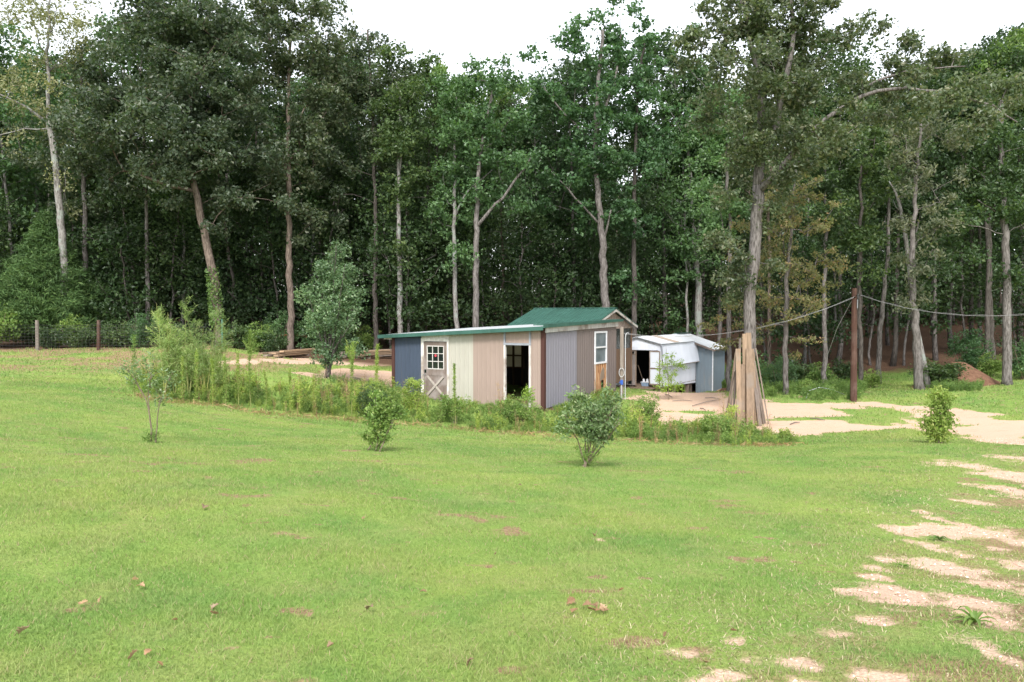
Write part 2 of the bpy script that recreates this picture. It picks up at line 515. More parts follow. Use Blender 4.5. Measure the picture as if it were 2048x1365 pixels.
# ------------------------------------------------------------------ lawn blades
R = np.random.default_rng(3)
BARN_XY = [(4.9, 42.4), (7.6, 40.9), (12.5, 47.5), (9, 49.5)]
SHED_XY = [(1.1, 28.5), (4.3, 34.1), (-1.4, 37.4), (-4.65, 31.8)]


def blades(n, y0, y1, power, spread, hmul, wmul, smax=.12):
    u = R.random(n); e = 2 - power
    Y = (y0 ** e + u * (y1 ** e - y0 ** e)) ** (1 / e)
    X = (R.random(n) * 2 - 1) * (spread * Y + 1.8)
    s = sand_val(X, Y); d = dry_val(X, Y); l = litter_val(X, Y)
    wd = sdpoly(X, Y, WEED); sh = sdpoly(X, Y, SHED_XY)
    keep = (s + R.normal(size=n) * .12 < -.02) & (l < .4) & (R.random(n) > d * .65) & (wd < .3) & (sh < 0)
    X, Y, d = X[keep], Y[keep], d[keep]; n = len(X)
    tuft = fbm(X * 1.3, Y * 1.3, 81, 4)
    rough = np.clip(sdpoly(X, Y, TRACK) + .4, 0, 1) * np.clip((fbm(X * .9, Y * .9, 85) - .5) * 5, 0, 1)
    h = hmul * (.55 + .9 * R.random(n)) * (.3 + 1.4 * tuft) * (1 + Y * .018) * (1 + rough * .7) * (1 - .35 * np.clip(sdpoly(X, Y, TRACK) + .6, 0, 1))
    wdt = wmul * (.7 + .6 * R.random(n)) * (1 + Y / 6)
    a = R.random(n) * 2 * PI; lean = (.35 + .9 * R.random(n)) * h
    ld = R.random(n) * 2 * PI
    z = gz(X, Y) - .004
    B = np.stack([X, Y, z], 1)
    sx = np.stack([np.cos(a), np.sin(a), np.zeros(n)], 1) * wdt[:, None] * .5
    L = np.stack([np.cos(ld) * lean, np.sin(ld) * lean, h], 1)
    M = B + L * np.array((.38, .38, .62))
    V = np.stack([B - sx, B + sx, M + sx * .75, M - sx * .75, B + L], 1).reshape(-1, 3)
    k = np.arange(n)[:, None] * 5
    return V, k + np.array([[0, 1, 2, 3]]), k + np.array([[3, 2, 4]])


t = NT('grass_blade')
rnd = t.n('NewGeometry').outputs['Random Per Island']
c = t.mix(1.0, lawn_colour(t), t.ramp(rnd, [(0, (.78, .86, .75)), (.55, (1.05, 1.05, 1.0)), (1, (1.3, 1.18, 1.25))]), 'MULTIPLY')
c = t.mix(t.ramp(rnd, [(.90, (0, 0, 0)), (.93, (1, 1, 1))]), c, (.42, .36, .2))
b = t.n('BsdfPrincipled'); t.l(c, b.inputs['Base Color']); b.inputs['Roughness'].default_value = .55; b.inputs['Specular IOR Level'].default_value = .25
tr = t.n('BsdfTranslucent'); t.l(c, tr.inputs['Color']); mx = t.n('MixShader'); mx.inputs[0].default_value = .5
t.l(b.outputs[0], mx.inputs[1]); t.l(tr.outputs[0], mx.inputs[2]); t.l(mx.outputs[0], t.out.inputs['Surface'])
M_BLADE = t.m
parts = [blades(760000, 2.7, 26, 1.6, .74, .023, .0027), blades(110000, 22, 46, 1.0, .72, .04, .005)]
off = 0; VV = []; Q4 = []; Q3 = []
for V, q, r in parts:
    VV.append(V); Q4.append(q + off); Q3.append(r + off); off += len(V)
g = mesh_np('lawn_grass', np.concatenate(VV), [np.concatenate(Q4), np.concatenate(Q3)], M_BLADE)
props(g, 'short mown green grass covering the sloping lawn', 'grass', kind='stuff')

# dry bleached blades and small stones where the drive has worn through
def dry_blades(n):
    X = R.uniform(.2, 15, n); Y = 2.8 + 15 * R.random(n) ** 1.5
    s = sand_val(X, Y); k = (sdpoly(X, Y, TRACK) > -.9 + R.normal(size=n) * .4) & (s < .05 + .12 * R.random(n) ** 2) & (fbm(X * 1.4, Y * 1.4, 181) > .38); X, Y = X[k], Y[k]; n = len(X)
    a = R.random(n) * 2 * PI; L = .014 + .032 * R.random(n); B_ = np.stack([X, Y, gz(X, Y)], 1)
    d = np.stack([np.cos(a), np.sin(a), .15 + .8 * R.random(n) ** 2], 1) * L[:, None]; sd_ = np.stack([-np.sin(a), np.cos(a), np.zeros(n)], 1) * (.0016 * (1 + Y / 6))[:, None]
    V = np.stack([B_ - sd_, B_ + sd_, B_ + d * .6 + sd_ * .7, B_ + d * .6 - sd_ * .7, B_ + d - (0, 0, .008)], 1).reshape(-1, 3); k = np.arange(n)[:, None] * 5
    return V, [k + np.array([[0, 1, 2, 3]]), k + np.array([[3, 2, 4]])]


V, f = dry_blades(110000)
_t = NT('bleached_grass'); _r = _t.n('NewGeometry').outputs['Random Per Island']
_t.bsdf(_t.ramp(_r, [(0, (.20, .15, .085)), (.5, (.33, .28, .16)), (1, (.42, .38, .24))]), .8, spec=.1)
props(mesh_np('dry_grass', V, f, _t.m), 'thin bleached dry grass along the worn sandy drive', 'dry grass', kind='stuff')
n = 60000; X = R.uniform(.2, 16, n); Y = 2.8 + 20 * R.random(n) ** 1.4; s = sand_val(X, Y); k = s > -.06 - .12 * R.random(n) ** 2; X, Y = X[k], Y[k]; n = len(X)
sz = (.0035 + .009 * R.random(n) ** 3) * (1 + Y * .03)
oc = np.array([(1, 0, 0), (0, 1, 0), (-1, 0, 0), (0, -1, 0), (0, 0, .7), (0, 0, -.7)]); V = (np.stack([X, Y, gz(X, Y) - .01], 1)[:, None] + oc[None] * sz[:, None, None] * R.uniform(.6, 1.4, (n, 6, 3))).reshape(-1, 3)
f = (np.arange(n)[:, None, None] * 6 + np.array([(0, 1, 4), (1, 2, 4), (2, 3, 4), (3, 0, 4), (1, 0, 5), (2, 1, 5), (3, 2, 5), (0, 3, 5)])[None]).reshape(-1, 3)
_t = NT('small_stone'); _r = _t.n('NewGeometry').outputs['Random Per Island']
_t.bsdf(_t.ramp(_r, [(0, (.22, .13, .085)), (.35, (.48, .34, .25)), (1, (.80, .68, .57))]), .85, spec=.2)
props(mesh_np('gravel', V, [f], _t.m), 'fine pale gravel scattered over the bare sandy patches', 'gravel', kind='stuff')

# ------------------------------------------------------------------ materials of the sheds
M_BLUE = m_metal_paint('blue_grey_steel', (.050, .066, .096))
M_CREAM = m_metal_paint('cream_steel', (.355, .338, .29), dirt=(.22, .19, .14), dirt_amt=.28)
M_TAN = m_metal_paint('tan_steel', (.28, .213, .180), dirt=(.18, .13, .10), dirt_amt=.25)
M_BROWN = m_metal_paint('brown_steel', (.065, .028, .023))
M_GREYW = m_metal_paint('grey_siding', (.20, .192, .222), dirt=(.17, .15, .15), dirt_amt=.35)
M_BROWNW = m_metal_paint('brown_siding', (.155, .128, .122), dirt=(.11, .085, .08), dirt_amt=.35)
M_GREEN = m_metal_paint('green_steel', (.04, .10, .08), var=.2, rough=.38, dirt=(.2, .3, .25), dirt_amt=.2)
M_ROOFG = m_metal_paint('galvanised_roof', (.52, .54, .56), rough=.4, dirt=(.3, .2, .13), dirt_amt=.4)
M_WHITE = m_metal_paint('white_steel', (.62, .65, .72), dirt_amt=.08)
M_LBLUE = m_metal_paint('blue_grey_sheet', (.17, .215, .25), dirt=(.35, .27, .2), dirt_amt=.5)
M_TRIMW = m_wood('weathered_white_trim', (.42, .40, .38), (.66, .65, .63), c3=(.25, .2, .17))
M_GREYT = m_plain('grey_trim', (.24, .25, .28), .5)
M_DOOR = m_wood('weathered_brown_door', (.15, .115, .095), (.24, .19, .165), c3=(.32, .28, .26))
M_PLY = m_wood('grey_plywood', (.16, .135, .125), (.30, .265, .255), c3=(.36, .33, .33), scale=.7)
M_OSB = NT('weathered_strand_board')
_f = M_OSB.n('TexVoronoi'); _f.inputs['Scale'].default_value = 1.0; M_OSB.l(M_OSB.pos((30, 30, 11)), _f.inputs['Vector'])
M_OSB.bsdf(M_OSB.mix(1.0, M_OSB.ramp(_f.outputs['Color'], [(0, (.19, .14, .12)), (1, (.40, .33, .30))]), (1, 1, 1), 'MULTIPLY'), .9, spec=.1); M_OSB = M_OSB.m
_t = NT('new_plywood')
_w = _t.n('TexWave', wave_type='RINGS'); _w.inputs['Scale'].default_value = 1.6; _w.inputs['Distortion'].default_value = 9; _w.inputs['Detail'].default_value = 3; _w.inputs['Detail Scale'].default_value = 1.4
_t.l(_t.pos((1.6, 1.6, .55)), _w.inputs['Vector'])
_t.bsdf(_t.ramp(_w.outputs['Fac'], [(.2, (.22, .09, .04)), (.5, (.42, .22, .11)), (.8, (.52, .32, .18))]), .8, spec=.2); M_NEWPLY = _t.m
M_RAWWOOD = m_wood('raw_lumber', (.165, .12, .082), (.285, .205, .145), c3=(.215, .18, .15), scale=.8)
M_GREYLUM = m_wood('grey_lumber', (.15, .12, .10), (.25, .21, .18), scale=.8)
M_LUMBER = m_wood('fresh_lumber', (.24, .165, .105), (.40, .29, .195), vert=False, scale=.8)
M_STUD = m_wood('dark_stud', (.12, .075, .05), (.20, .13, .09))
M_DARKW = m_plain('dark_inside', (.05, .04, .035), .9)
M_VINYL = m_plain('white_vinyl', (.62, .63, .66), .4)
_t = NT('window_glass')
_t.bsdf(_t.ramp(_t.noise(_t.pos((1, 1, 1)), 1.3, 4), [(.35, (.09, .115, .125)), (.65, (.17, .20, .22))]), .15, spec=.3); M_GLASS = _t.m
M_DGLASS = m_plain('dark_glass', (.012, .016, .016), .06, spec=.6)
_t = NT('clear_plastic_sheet')
_f = _t.noise(_t.pos((1.5, 1.5, .6)), 2.4, 6, .7)
_t.bsdf(_t.ramp(_f, [(.45, (.03, .035, .035)), (.62, (.09, .10, .10)), (.75, (.25, .27, .27))]), .22, _f, .6, .05, spec=.6); M_PLASTIC = _t.m
M_PALE = m_plain('pale_blind', (.62, .60, .5), .7)
M_POLE = m_wood('red_brown_pole', (.055, .030, .023), (.13, .07, .05), scale=.8, c3=(.15, .10, .08))
M_POST = m_wood('grey_post', (.17, .145, .12), (.30, .26, .22))
M_PIPE = m_plain('white_pipe', (.42, .43, .44), .35)
M_BLUEV = m_plain('blue_plastic', (.02, .08, .35), .4)
M_STEEL = m_plain('dull_steel', (.3, .31, .33), .45, metal=.6)
M_WIRE = m_plain('pale_cable', (.30, .30, .30), .6)
M_RUST = m_plain('rusty_steel', (.19, .06, .035), .85, var=.35)
M_DIRT = NT('red_dirt'); M_DIRT.bsdf(M_DIRT.ramp(M_DIRT.noise(M_DIRT.pos(), 6, 6, .7), [(.3, (.10, .052, .034)), (.7, (.20, .115, .074))]), .95, M_DIRT.noise(M_DIRT.pos(), 14, 5), .8, .05, spec=.1); M_DIRT = M_DIRT.m
M_RED = m_plain('red_sticker', (.5, .05, .07), .5)


# ------------------------------------------------------------------ shed helpers
EU = np.array((-.866025, .5, 0)); EV = np.array((.5, .866025, 0)); EZ = np.array((0, 0, 1.0))


def ribbed(mb, O, e, n, s0, s1, w0, w1, wd=EZ, pitch=.19, rw=.03, rh=.012, th=.03, rev=False):
    """a sheet of ribbed metal from s0 to s1 along e, from w0 to w1 along wd"""
    O = np.asarray(O, float); n = np.asarray(n, float)
    w0f = w0 if callable(w0) else (lambda s: w0); w1f = w1 if callable(w1) else (lambda s: w1)
    ss = [(s0, 0.)]
    k = math.ceil((s0 + .02) / pitch) * pitch
    while k < s1 - rw - .034:
        ss += [(k, 0.), (k + .016, rh), (k + .016 + rw, rh), (k + .032 + rw, 0.)]
        k += pitch
    ss.append((s1, 0.))
    ss = [q for a, q in enumerate(ss) if a == 0 or q[0] > ss[a - 1][0]]
    o = np.array([[O + e * s + n * d + wd * w0f(s), O + e * s + n * d + wd * w1f(s), O + e * s - n * th + wd * w0f(s), O + e * s - n * th + wd * w1f(s)] for s, d in ss])
    m = len(ss); V = o.reshape(-1, 3)
    f = []
    for a in range(m - 1):
        p, q = a * 4, a * 4 + 4
        f += [(p, q, q + 1, p + 1), (p + 2, p + 3, q + 3, q + 2), (p, p + 2, q + 2, q), (p + 1, q + 1, q + 3, p + 3)]
    z = (m - 1) * 4
    f += [(0, 1, 3, 2), (z, z + 2, z + 3, z + 1)]
    return mb.add(V, f)


class Frame:
    def __init__(s, x, y): s.o = np.array((x, y, 0.0))
    def __call__(s, u, v, z): return s.o + EU * u + EV * v + EZ * z

    def box(s, mb, u0, u1, v0, v1, z0, z1):
        z0 = z0 if isinstance(z0, tuple) else (z0,) * 4; z1 = z1 if isinstance(z1, tuple) else (z1,) * 4
        q = [(u0, v0), (u1, v0), (u1, v1), (u0, v1)]
        return mb.hexa([s(a, b, z) for (a, b), z in zip(q, z0)] + [s(a, b, z) for (a, b), z in zip(q, z1)])


# ------------------------------------------------------------------ the patchwork shed
A = Frame(1.10, 28.5)
shed = thing('patchwork_shed', 'low patchwork shed of blue, cream, tan and grey panels under a flat green-edged roof', 'shed', A(0, 0, -1.66))
ZB = -1.60
ft = lambda u: 1.16 - .053 * u         # top of the long wall
rt = lambda v: 1.10 + .022 * v         # top of the grey wall
bu, bv = -EV, -EU


def panel(name, mat, s0, s1, w0, w1, right=False, **k):
    return ribbed(MB(), A.o, EV if right else EU, bv if right else bu, s0, s1, w0, w1, **k).build(name, mat, shed)


panel('wall_panel', M_TAN, .11, .50, ZB, ft)
panel('wall_panel', M_TAN, .58, 1.52, .66, ft)
panel('wall_panel', M_TAN, 1.60, 2.90, ZB, ft)
panel('wall_panel', M_CREAM, 2.903, 3.94, ZB, ft)
panel('wall_panel', M_BLUE, 5.20, 6.46, ZB, ft)
gp = dict(pitch=.2, rw=.155, rh=.012, right=True)
brt = lambda v: rt(v) - .03
panel('wall_panel', M_GREYW, .11, 2.63, lambda v: ZB + .02 * v, brt, **gp)
panel('wall_panel', M_BROWNW, 2.633, 4.20, lambda v: ZB + .02 * v, brt, **gp)
panel('wall_panel', M_BROWNW, 4.203, 5.40, 1.0, brt, **gp)
panel('wall_panel', M_BROWNW, 5.403, 6.40, lambda v: ZB + .02 * v, brt, **gp)
m = MB(); A.box(m, -.03, .108, -.03, .108, ZB - .02, 1.13); m.build('corner_trim', M_BROWN, shed)
m = MB(); A.box(m, 6.462, 6.60, -.03, .10, ZB - .02, ft(6.5)); m.build('corner_trim', M_BROWN, shed)
m = MB()
A.box(m, 6.50, 6.58, .10, 6.4, ZB, (.80, .80, .98, .98)); m.build('end_wall', M_BLUE, shed)
# back wall with an opening for its window
m = MB()
bt = lambda u: 1.30 - .053 * u
for u0, u1, z0, z1 in ((.05, 4.3, ZB, None), (5.4, 6.5, ZB, None), (4.3, 5.4, ZB, -.7), (4.3, 5.4, .42, None)):
    zt = (bt(u0), bt(u1), bt(u1), bt(u0)) if z1 is None else z1
    A.box(m, u0, u1, 6.34, 6.40, z0, zt)
m.build('back_wall', M_DARKW, shed)
bw = MB()
for z0, z1 in ((-.7, -.64), (-.17, -.11), (.36, .42)): A.box(bw, 4.3, 5.4, 6.3, 6.42, z0, z1)
for u0 in (4.3, 5.34): A.box(bw, u0, u0 + .06, 6.3, 6.42, -.64, .36)
bwin = bw.build('window', M_STUD, shed)
m = MB(); A.box(m, 4.36, 5.34, 6.35, 6.37, -.64, -.17); A.box(m, 4.36, 5.34, 6.35, 6.37, -.11, .36)
_t = NT('lit_blind'); _b = _t.n('BsdfTranslucent'); _b.inputs[0].default_value = (.75, .73, .62, 1); _d = _t.n('BsdfDiffuse'); _d.inputs[0].default_value = (.7, .68, .58, 1)
_m = _t.n('MixShader'); _t.l(_b.outputs[0], _m.inputs[1]); _t.l(_d.outputs[0], _m.inputs[2]); _t.l(_m.outputs[0], _t.out.inputs[0])
m.build('blind', _t.m, bwin)
m = MB(); A.box(m, .05, 6.5, .05, 6.35, -1.56, -1.5); m.build('floor', M_STUD, shed)
for k in range(14):
    m = MB(); A.box(m, .3 + k * .45, .36 + k * .45, 6.24, 6.335, -1.49, .75); m.build('stud', M_STUD, shed)
m = MB(); A.box(m, .0, 6.5, .12, .3, -1.75, -1.61); A.box(m, .02, .2, .35, 6.3, -1.75, -1.61); A.box(m, 6.2, 6.4, .35, 6.3, -1.66, -1.61); m.build('skid', M_RAWWOOD, shed)
# open doorway
m = MB()
A.box(m, .505, .575, -.035, .05, -1.5, .66); A.box(m, 1.525, 1.595, -.035, .05, -1.5, .66)
m.build('doorway_frame', M_TRIMW, shed)
m = MB(); A.box(m, .50, 1.60, -.042, .05, .58, .655); A.box(m, .505, .57, -.04, .02, .66, (ft(.5) - .01,) * 4); A.box(m, 1.53, 1.595, -.04, .02, .66, (ft(1.6) - .01,) * 4)
m.build('doorway_trim', M_GREYT, shed)
m = MB(); A.box(m, .5, 1.6, -.06, .05, -1.58, -1.5); m.build('threshold', M_TRIMW, shed)
# door
m = MB()
A.box(m, 3.945, 4.02, -.05, .05, -1.52, .78); A.box(m, 5.075, 5.195, -.05, .05, -1.52, .78); A.box(m, 4.022, 5.073, -.05, .05, .66, .78)
A.box(m, 3.94, 5.2, -.02, .05, .782, (ft(3.94) - .01, ft(5.2) - .01, ft(5.2) - .01, ft(3.94) - .01)); A.box(m, 3.94, 5.2, -.05, .05, -1.6, -1.525)
m.build('door_frame', M_TRIMW, shed)
m = MB()
du0, du1 = 4.03, 5.07
A.box(m, du0, du0 + .13, -.03, .01, -1.5, .64); A.box(m, du1 - .13, du1, -.03, .01, -1.5, .64)
A.box(m, du0 + .13, du1 - .13, -.03, .01, .50, .64); A.box(m, du0 + .13, du1 - .13, -.03, .01, -.62, -.38); A.box(m, du0 + .13, du1 - .13, -.03, .01, -1.5, -1.38)
A.box(m, du0 + .131, du1 - .131, -.015, .005, -1.379, -.621)
door = m.build('door', M_DOOR, shed)
m = MB()
gu0, gu1, gz0, gz1 = du0 + .131, du1 - .131, -.379, .499
for k in (1, 2):
    u = gu0 + (gu1 - gu0) * k / 3; A.box(m, u - .012, u + .012, -.034, -.005, gz0 + .03, gz1 - .03)
for k in range(2):
    z = gz0 + (gz1 - gz0) * (k + 1) / 3; A.box(m, gu0 + .03, gu1 - .03, -.036, -.005, z - .012, z + .012)
A.box(m, gu0, gu1, -.04, -.005, gz0, gz0 + .03); A.box(m, gu0, gu1, -.04, -.005, gz1 - .03, gz1)
A.box(m, gu0, gu0 + .03, -.037, -.005, gz0 + .03, gz1 - .03); A.box(m, gu1 - .03, gu1, -.037, -.005, gz0 + .03, gz1 - .03)
m.build('muntin', M_TRIMW, door)
m = MB(); A.box(m, gu0, gu1, -.012, -.004, gz0, gz1); m.build('pane', M_DGLASS, door)
m = MB()
a, b_ = A(gu0 + .02, -.03, -1.36), A(gu1 - .02, -.03, -.64); m.bar(a, b_, .025, .08, up=EZ)
a, b_ = A(gu1 - .02, -.05, -1.36), A(gu0 + .02, -.05, -.64); m.bar(a, b_, .02, .08, up=EZ)
m.build('cross_brace', m_wood('weathered_brace', (.24, .21, .19), (.38, .345, .32)), door)
m = MB(); A.box(m, 4.96, 5.04, -.055, -.03, -.52, -.40); m.build('lock', M_DGLASS, door)
m = MB(); m.tube([A(5.0, -.03, -.58), A(5.0, -.1, -.58), A(5.12, -.11, -.58)], .016, 8); m.build('handle', M_STEEL, door)
m = MB(); m.tube([A(4.55, -.013, .13), A(4.55, -.019, .13)], [.05, .05], 12); m.build('sticker', M_RED, door)
# window in the brown wall
m = MB()
wv0, wv1, wz0, wz1 = 4.22, 5.39, -.28, 1.0


def RB(mb, v0, v1, d0, d1, z0, z1):   # box on the grey wall: d = distance out of it
    return A.box(mb, -d1, -d0, v0, v1, z0, z1)


RB(m, wv0, wv0 + .07, -.05, .035, wz0, wz1); RB(m, wv1 - .07, wv1, -.05, .035, wz0, wz1)
RB(m, wv0 + .07, wv1 - .07, -.05, .035, wz1 - .07, wz1); RB(m, wv0 + .07, wv1 - .07, -.05, .04, wz0, wz0 + .07)
RB(m, wv0 + .07, wv1 - .07, -.05, .03, .34, .40)
win = m.build('window', M_VINYL, shed)
m = MB(); RB(m, wv0 + .07, wv1 - .07, -.02, -.01, wz0 + .07, .34); RB(m, wv0 + .07, wv1 - .07, -.02, .005, .40, wz1 - .07); m.build('pane', M_GLASS, win)
m = MB(); RB(m, wv0 - .01, wv1 + .01, -.03, .012, -1.42, wz0 - .005); pb = m.build('plywood_patch', M_NEWPLY, shed)
for q in (wv0 - .005, wv1 - .045):
    m = MB(); RB(m, q, q + .05, .014, .03, -1.42, wz0 - .005); m.build('batten', M_TRIMW, pb)
m = MB()
hp = [(4.72, -.98), (5.12, -.86), (5.12, -.55), (4.98, -.42), (4.72, -.72)]
V = [A(-.016, v, z) for v, z in hp] + [A(-.03, v, z) for v, z in hp]
m.add(V, [(0, 1, 2, 3, 4), (9, 8, 7, 6, 5)]).add([], [(a + 0, (a + 1) % 5, 5 + (a + 1) % 5, 5 + a) for a in range(5)]) if False else m.add(V, [(4, 3, 2, 1, 0), (5, 6, 7, 8, 9)], [((a + 1) % 5, a, 5 + a, 5 + (a + 1) % 5) for a in range(5)])
m.build('flap', M_RAWWOOD, pb)
m = MB(); RB(m, 4.84, 5.06, .013, .018, -1.36, -.95); m.build('pet_opening', M_DGLASS, pb)
# roof
rz = lambda u, v: 1.20 - .053 * u + .03 * v
m = MB()
q = [(-.12, -.28), (7.05, -.28), (7.05, 6.45), (-.12, 6.45)]
m.hexa([A(u, v, rz(u, v)) for u, v in q] + [A(u, v, rz(u, v) + .05) for u, v in q])
roof = m.build('roof', M_ROOFG, shed)
m = MB()
q = [(-.125, -.30), (7.07, -.30), (7.07, -.278), (-.125, -.278)]
m.hexa([A(u, v, rz(u, v) - .075) for u, v in q] + [A(u, v, rz(u, v) + .058) for u, v in q])
q = [(7.052, -.275), (7.075, -.275), (7.075, 6.7), (7.052, 6.7)]
m.hexa([A(u, v, rz(u, v) - .075) for u, v in q] + [A(u, v, rz(u, v) + .058) for u, v in q])
m.build('fascia', M_GREEN, shed)
m = MB()
q = [(-.17, -.31), (-.13, -.31), (-.13, 6.75), (-.17, 6.75)]
m.hexa([A(u, v, 1.205 + .026 * v) for u, v in q] + [A(u, v, 1.33 + .021 * v) for u, v in q])
q = [(-.13, -.31), (.25, -.31), (.25, 6.75), (-.13, 6.75)]
m.hexa([A(u, v, 1.29 + .021 * v) for u, v in q] + [A(u, v, 1.326 + .021 * v) for u, v in q])
m.build('fascia', M_GREEN, shed)
m = MB()
q = [(-.075, .02), (-.035, .02), (-.035, 6.42), (-.075, 6.42)]
m.hexa([A(u, v, 1.03 + .022 * v) for u, v in q] + [A(u, v, 1.25 + .022 * v) for u, v in q])
m.build('trim_board', M_TRIMW, shed)
m = MB(); A.box(m, 6.62, 7.0, .0, .12, .70, .78); A.box(m, .3, 6.6, -.2, -.06, 1.0, 1.06) if False else None; m.build('rafter_tail', M_TRIMW, shed)

# ------------------------------------------------------------------ green roofed shed behind
gs = thing('green_roofed_shed', 'taller shed with a ribbed green gable roof, behind the flat-roofed patchwork one', 'shed', A(3.5, 10, -1.5))
U0, U1, VE, VR = 1.55, 5.83, 7.38, 10.08
ZR, ZE = 1.95, 1.15
sl_ = np.array(A(0, VR, ZR) - A(0, VE, ZE)); L1 = np.linalg.norm(sl_); sd = sl_ / L1
nn = np.cross(sd, EU); nn = nn if nn[2] > 0 else -nn
m = MB(); ribbed(m, A(0, VE, ZE), EU, nn, U0, U1, 0, L1 - .01, wd=sd, pitch=.23, rw=.04, rh=.025, th=.03)
sl2 = np.array(A(0, 2 * VR - VE, ZE) - A(0, VR, ZR)); sd2 = sl2 / L1; n2 = np.cross(EU, sd2); n2 = n2 if n2[2] > 0 else -n2
ribbed(m, A(0, VR, ZR), EU, n2, U0, U1, .01, L1, wd=sd2, pitch=.23, rw=.04, rh=.025, th=.03)
m.bar(A(U0, VR, ZR + .015), A(U1, VR, ZR + .015), .2, .04)
m.build('roof', M_GREEN, gs)
m = MB()
for va, vb, za, zb in ((VE, VR, ZE, ZR), (2 * VR - VE, VR, ZE, ZR)): m.bar(A(U0 + .03, va, za - .09), A(U0 + .03, vb, zb - .09), .04, .11)
m.build('rake_board', M_TRIMW, gs)
m = MB(); ga, gb = VE + .25, 2 * VR - VE - .25
zg_ = lambda v: ZR - .12 - (ZR - ZE) / (VR - VE) * abs(v - VR)
V = []
for u in (U0 + .22, U0 + .28): V += [A(u, ga, 1.0), A(u, gb, 1.0), A(u, gb, zg_(gb)), A(u, VR, zg_(VR)), A(u, ga, zg_(ga))]
m.add(V, [(0, 1, 2, 3, 4), (9, 8, 7, 6, 5)], [(a, 5 + a, 5 + (a + 1) % 5, (a + 1) % 5) for a in range(5)])
m.build('gable_board', M_OSB, gs)
m = MB(); A.box(m, U0 + .24, U0 + .27, ga, gb, .05, .995); m.build('plastic_sheet', M_PLASTIC, gs)
m = MB(); A.box(m, U0 + .2, U0 + .3, ga, gb, -1.55, .048)
A.box(m, U0 + .302, U1 - .2, gb - .06, gb, -1.55, .95); A.box(m, U1 - .26, U1 - .2, ga + .061, gb - .061, -1.55, 1.0)
m.build('wall', M_STUD, gs)
m = MB(); A.box(m, U0 + .302, U1 - .2, ga, ga + .06, -1.55, .95); m.build('wall', M_PALE, gs)
m = MB()
for v in (ga + .02, VR, gb - .06):
    m = MB(); A.box(m, U0 + .19, U0 + .235, v - .03, v + .05, -1.5, .99); m.build('stud', M_STUD, gs)
# ------------------------------------------------------------------ white barn shed
B = Frame(6.32, 41.62)
barn = thing('white_barn_shed', 'white metal barn-style shed with an open double door, standing on blocks', 'shed', B(0, 3, -2.3))
HW = 1.24; ZF = -1.95
zr = lambda u: .52 - (.32 / HW) * abs(u)


def fpanel(name, mat, pts, d0=0., d1=-.04):
    V = [B(u, d0, z) for u, z in pts] + [B(u, -d1 if d1 < 0 else d1, z) for u, z in pts]; n = len(pts)
    return MB().add(V, [tuple(range(n)), tuple(range(2 * n - 1, n - 1, -1))], [(a, n + a, n + (a + 1) % n, (a + 1) % n) for a in range(n)]).build(name, mat, barn)


DU0, DU1, DZ = -1.08, .72, -.125
m = MB()
ribbed(m, B.o, EU, -EV, -HW, DU0, ZF, lambda s: zr(s) - .02, pitch=.24, rw=.02, rh=.008)
ribbed(m, B.o, EU, -EV, DU0 + .002, 0, DZ, lambda s: zr(s) - .02, pitch=.24, rw=.02, rh=.008)
ribbed(m, B.o, EU, -EV, .002, DU1, DZ, lambda s: zr(s) - .02, pitch=.24, rw=.02, rh=.008)
ribbed(m, B.o, EU, -EV, DU1 + .002, HW, ZF, lambda s: zr(s) - .02, pitch=.24, rw=.02, rh=.008)
m.build('front_wall', M_WHITE, barn)
m = MB()
for sg in (-1, 1): m.bar(B(sg * (HW + .05), -.05, zr(HW) - .035), B(0, -.05, .50), .05, .09)
m.build('rake_trim', M_GREYT, barn)
m = MB(); m.tube([B(-HW - .01, -.05, .19), B(-HW - .05, -.05, .02), B(-HW - .075, -.05, -.2), B(-HW - .08, -.05, -.55)], [.05, .05, .045, .035], 6); m.build('corner_trim', M_GREYT, barn)
# doors
m = MB(); B.box(m, .04, .70, -.045, -.01, -1.90, -.15); ld = m.build('door', M_PLY, barn); ld['label'] = 'weathered grey plywood door leaf with a pet hole'
m = MB(); B.box(m, .16, .62, -.052, -.046, -.31, -.20); m.build('vent', M_DGLASS, ld)
m = MB(); B.box(m, .28, .46, -.055, -.046, -1.85, -1.58); m.build('pet_opening', M_DGLASS, ld)
m = MB(); B.box(m, .03, .07, -.06, -.047, -1.9, -.15); B.box(m, .074, .70, -.058, -.047, -.36, -.325); B.box(m, .074, .70, -.058, -.047, -.185, -.15); m.build('batten', M_RAWWOOD, ld)
m = MB(); B.box(m, -1.22, -.66, -.05, -.012, -1.86, -.16); rd = m.build('door', M_WHITE, barn)
m = MB()
B.box(m, -1.22, -1.17, -.065, -.052, -1.86, -.16); B.box(m, -.71, -.66, -.065, -.052, -1.86, -.16)
for z in (-1.86, -1.06, -.21): B.box(m, -1.168, -.712, -.065, -.052, z, z + .07)
m.build('door_frame', M_DOOR, rd)
m = MB(); B.box(m, -1.30, -1.245, -.07, .0, -1.9, -.14); m.build('door_post', M_VINYL, barn)
# inside, far walls
m = MB(); B.box(m, -1.2, 1.2, 5.5, 5.56, ZF, .1); B.box(m, 1.18, 1.24, .05, 8.0, ZF, .15); m.build('back_wall', M_DARKW, barn)
m = MB(); B.box(m, -1.24, 1.24, .045, 8.0, ZF - .06, ZF); B.box(m, -1.0, 1.05, -.55, .04, ZF - .09, ZF - .045); m.build('floor', M_RAWWOOD, barn)
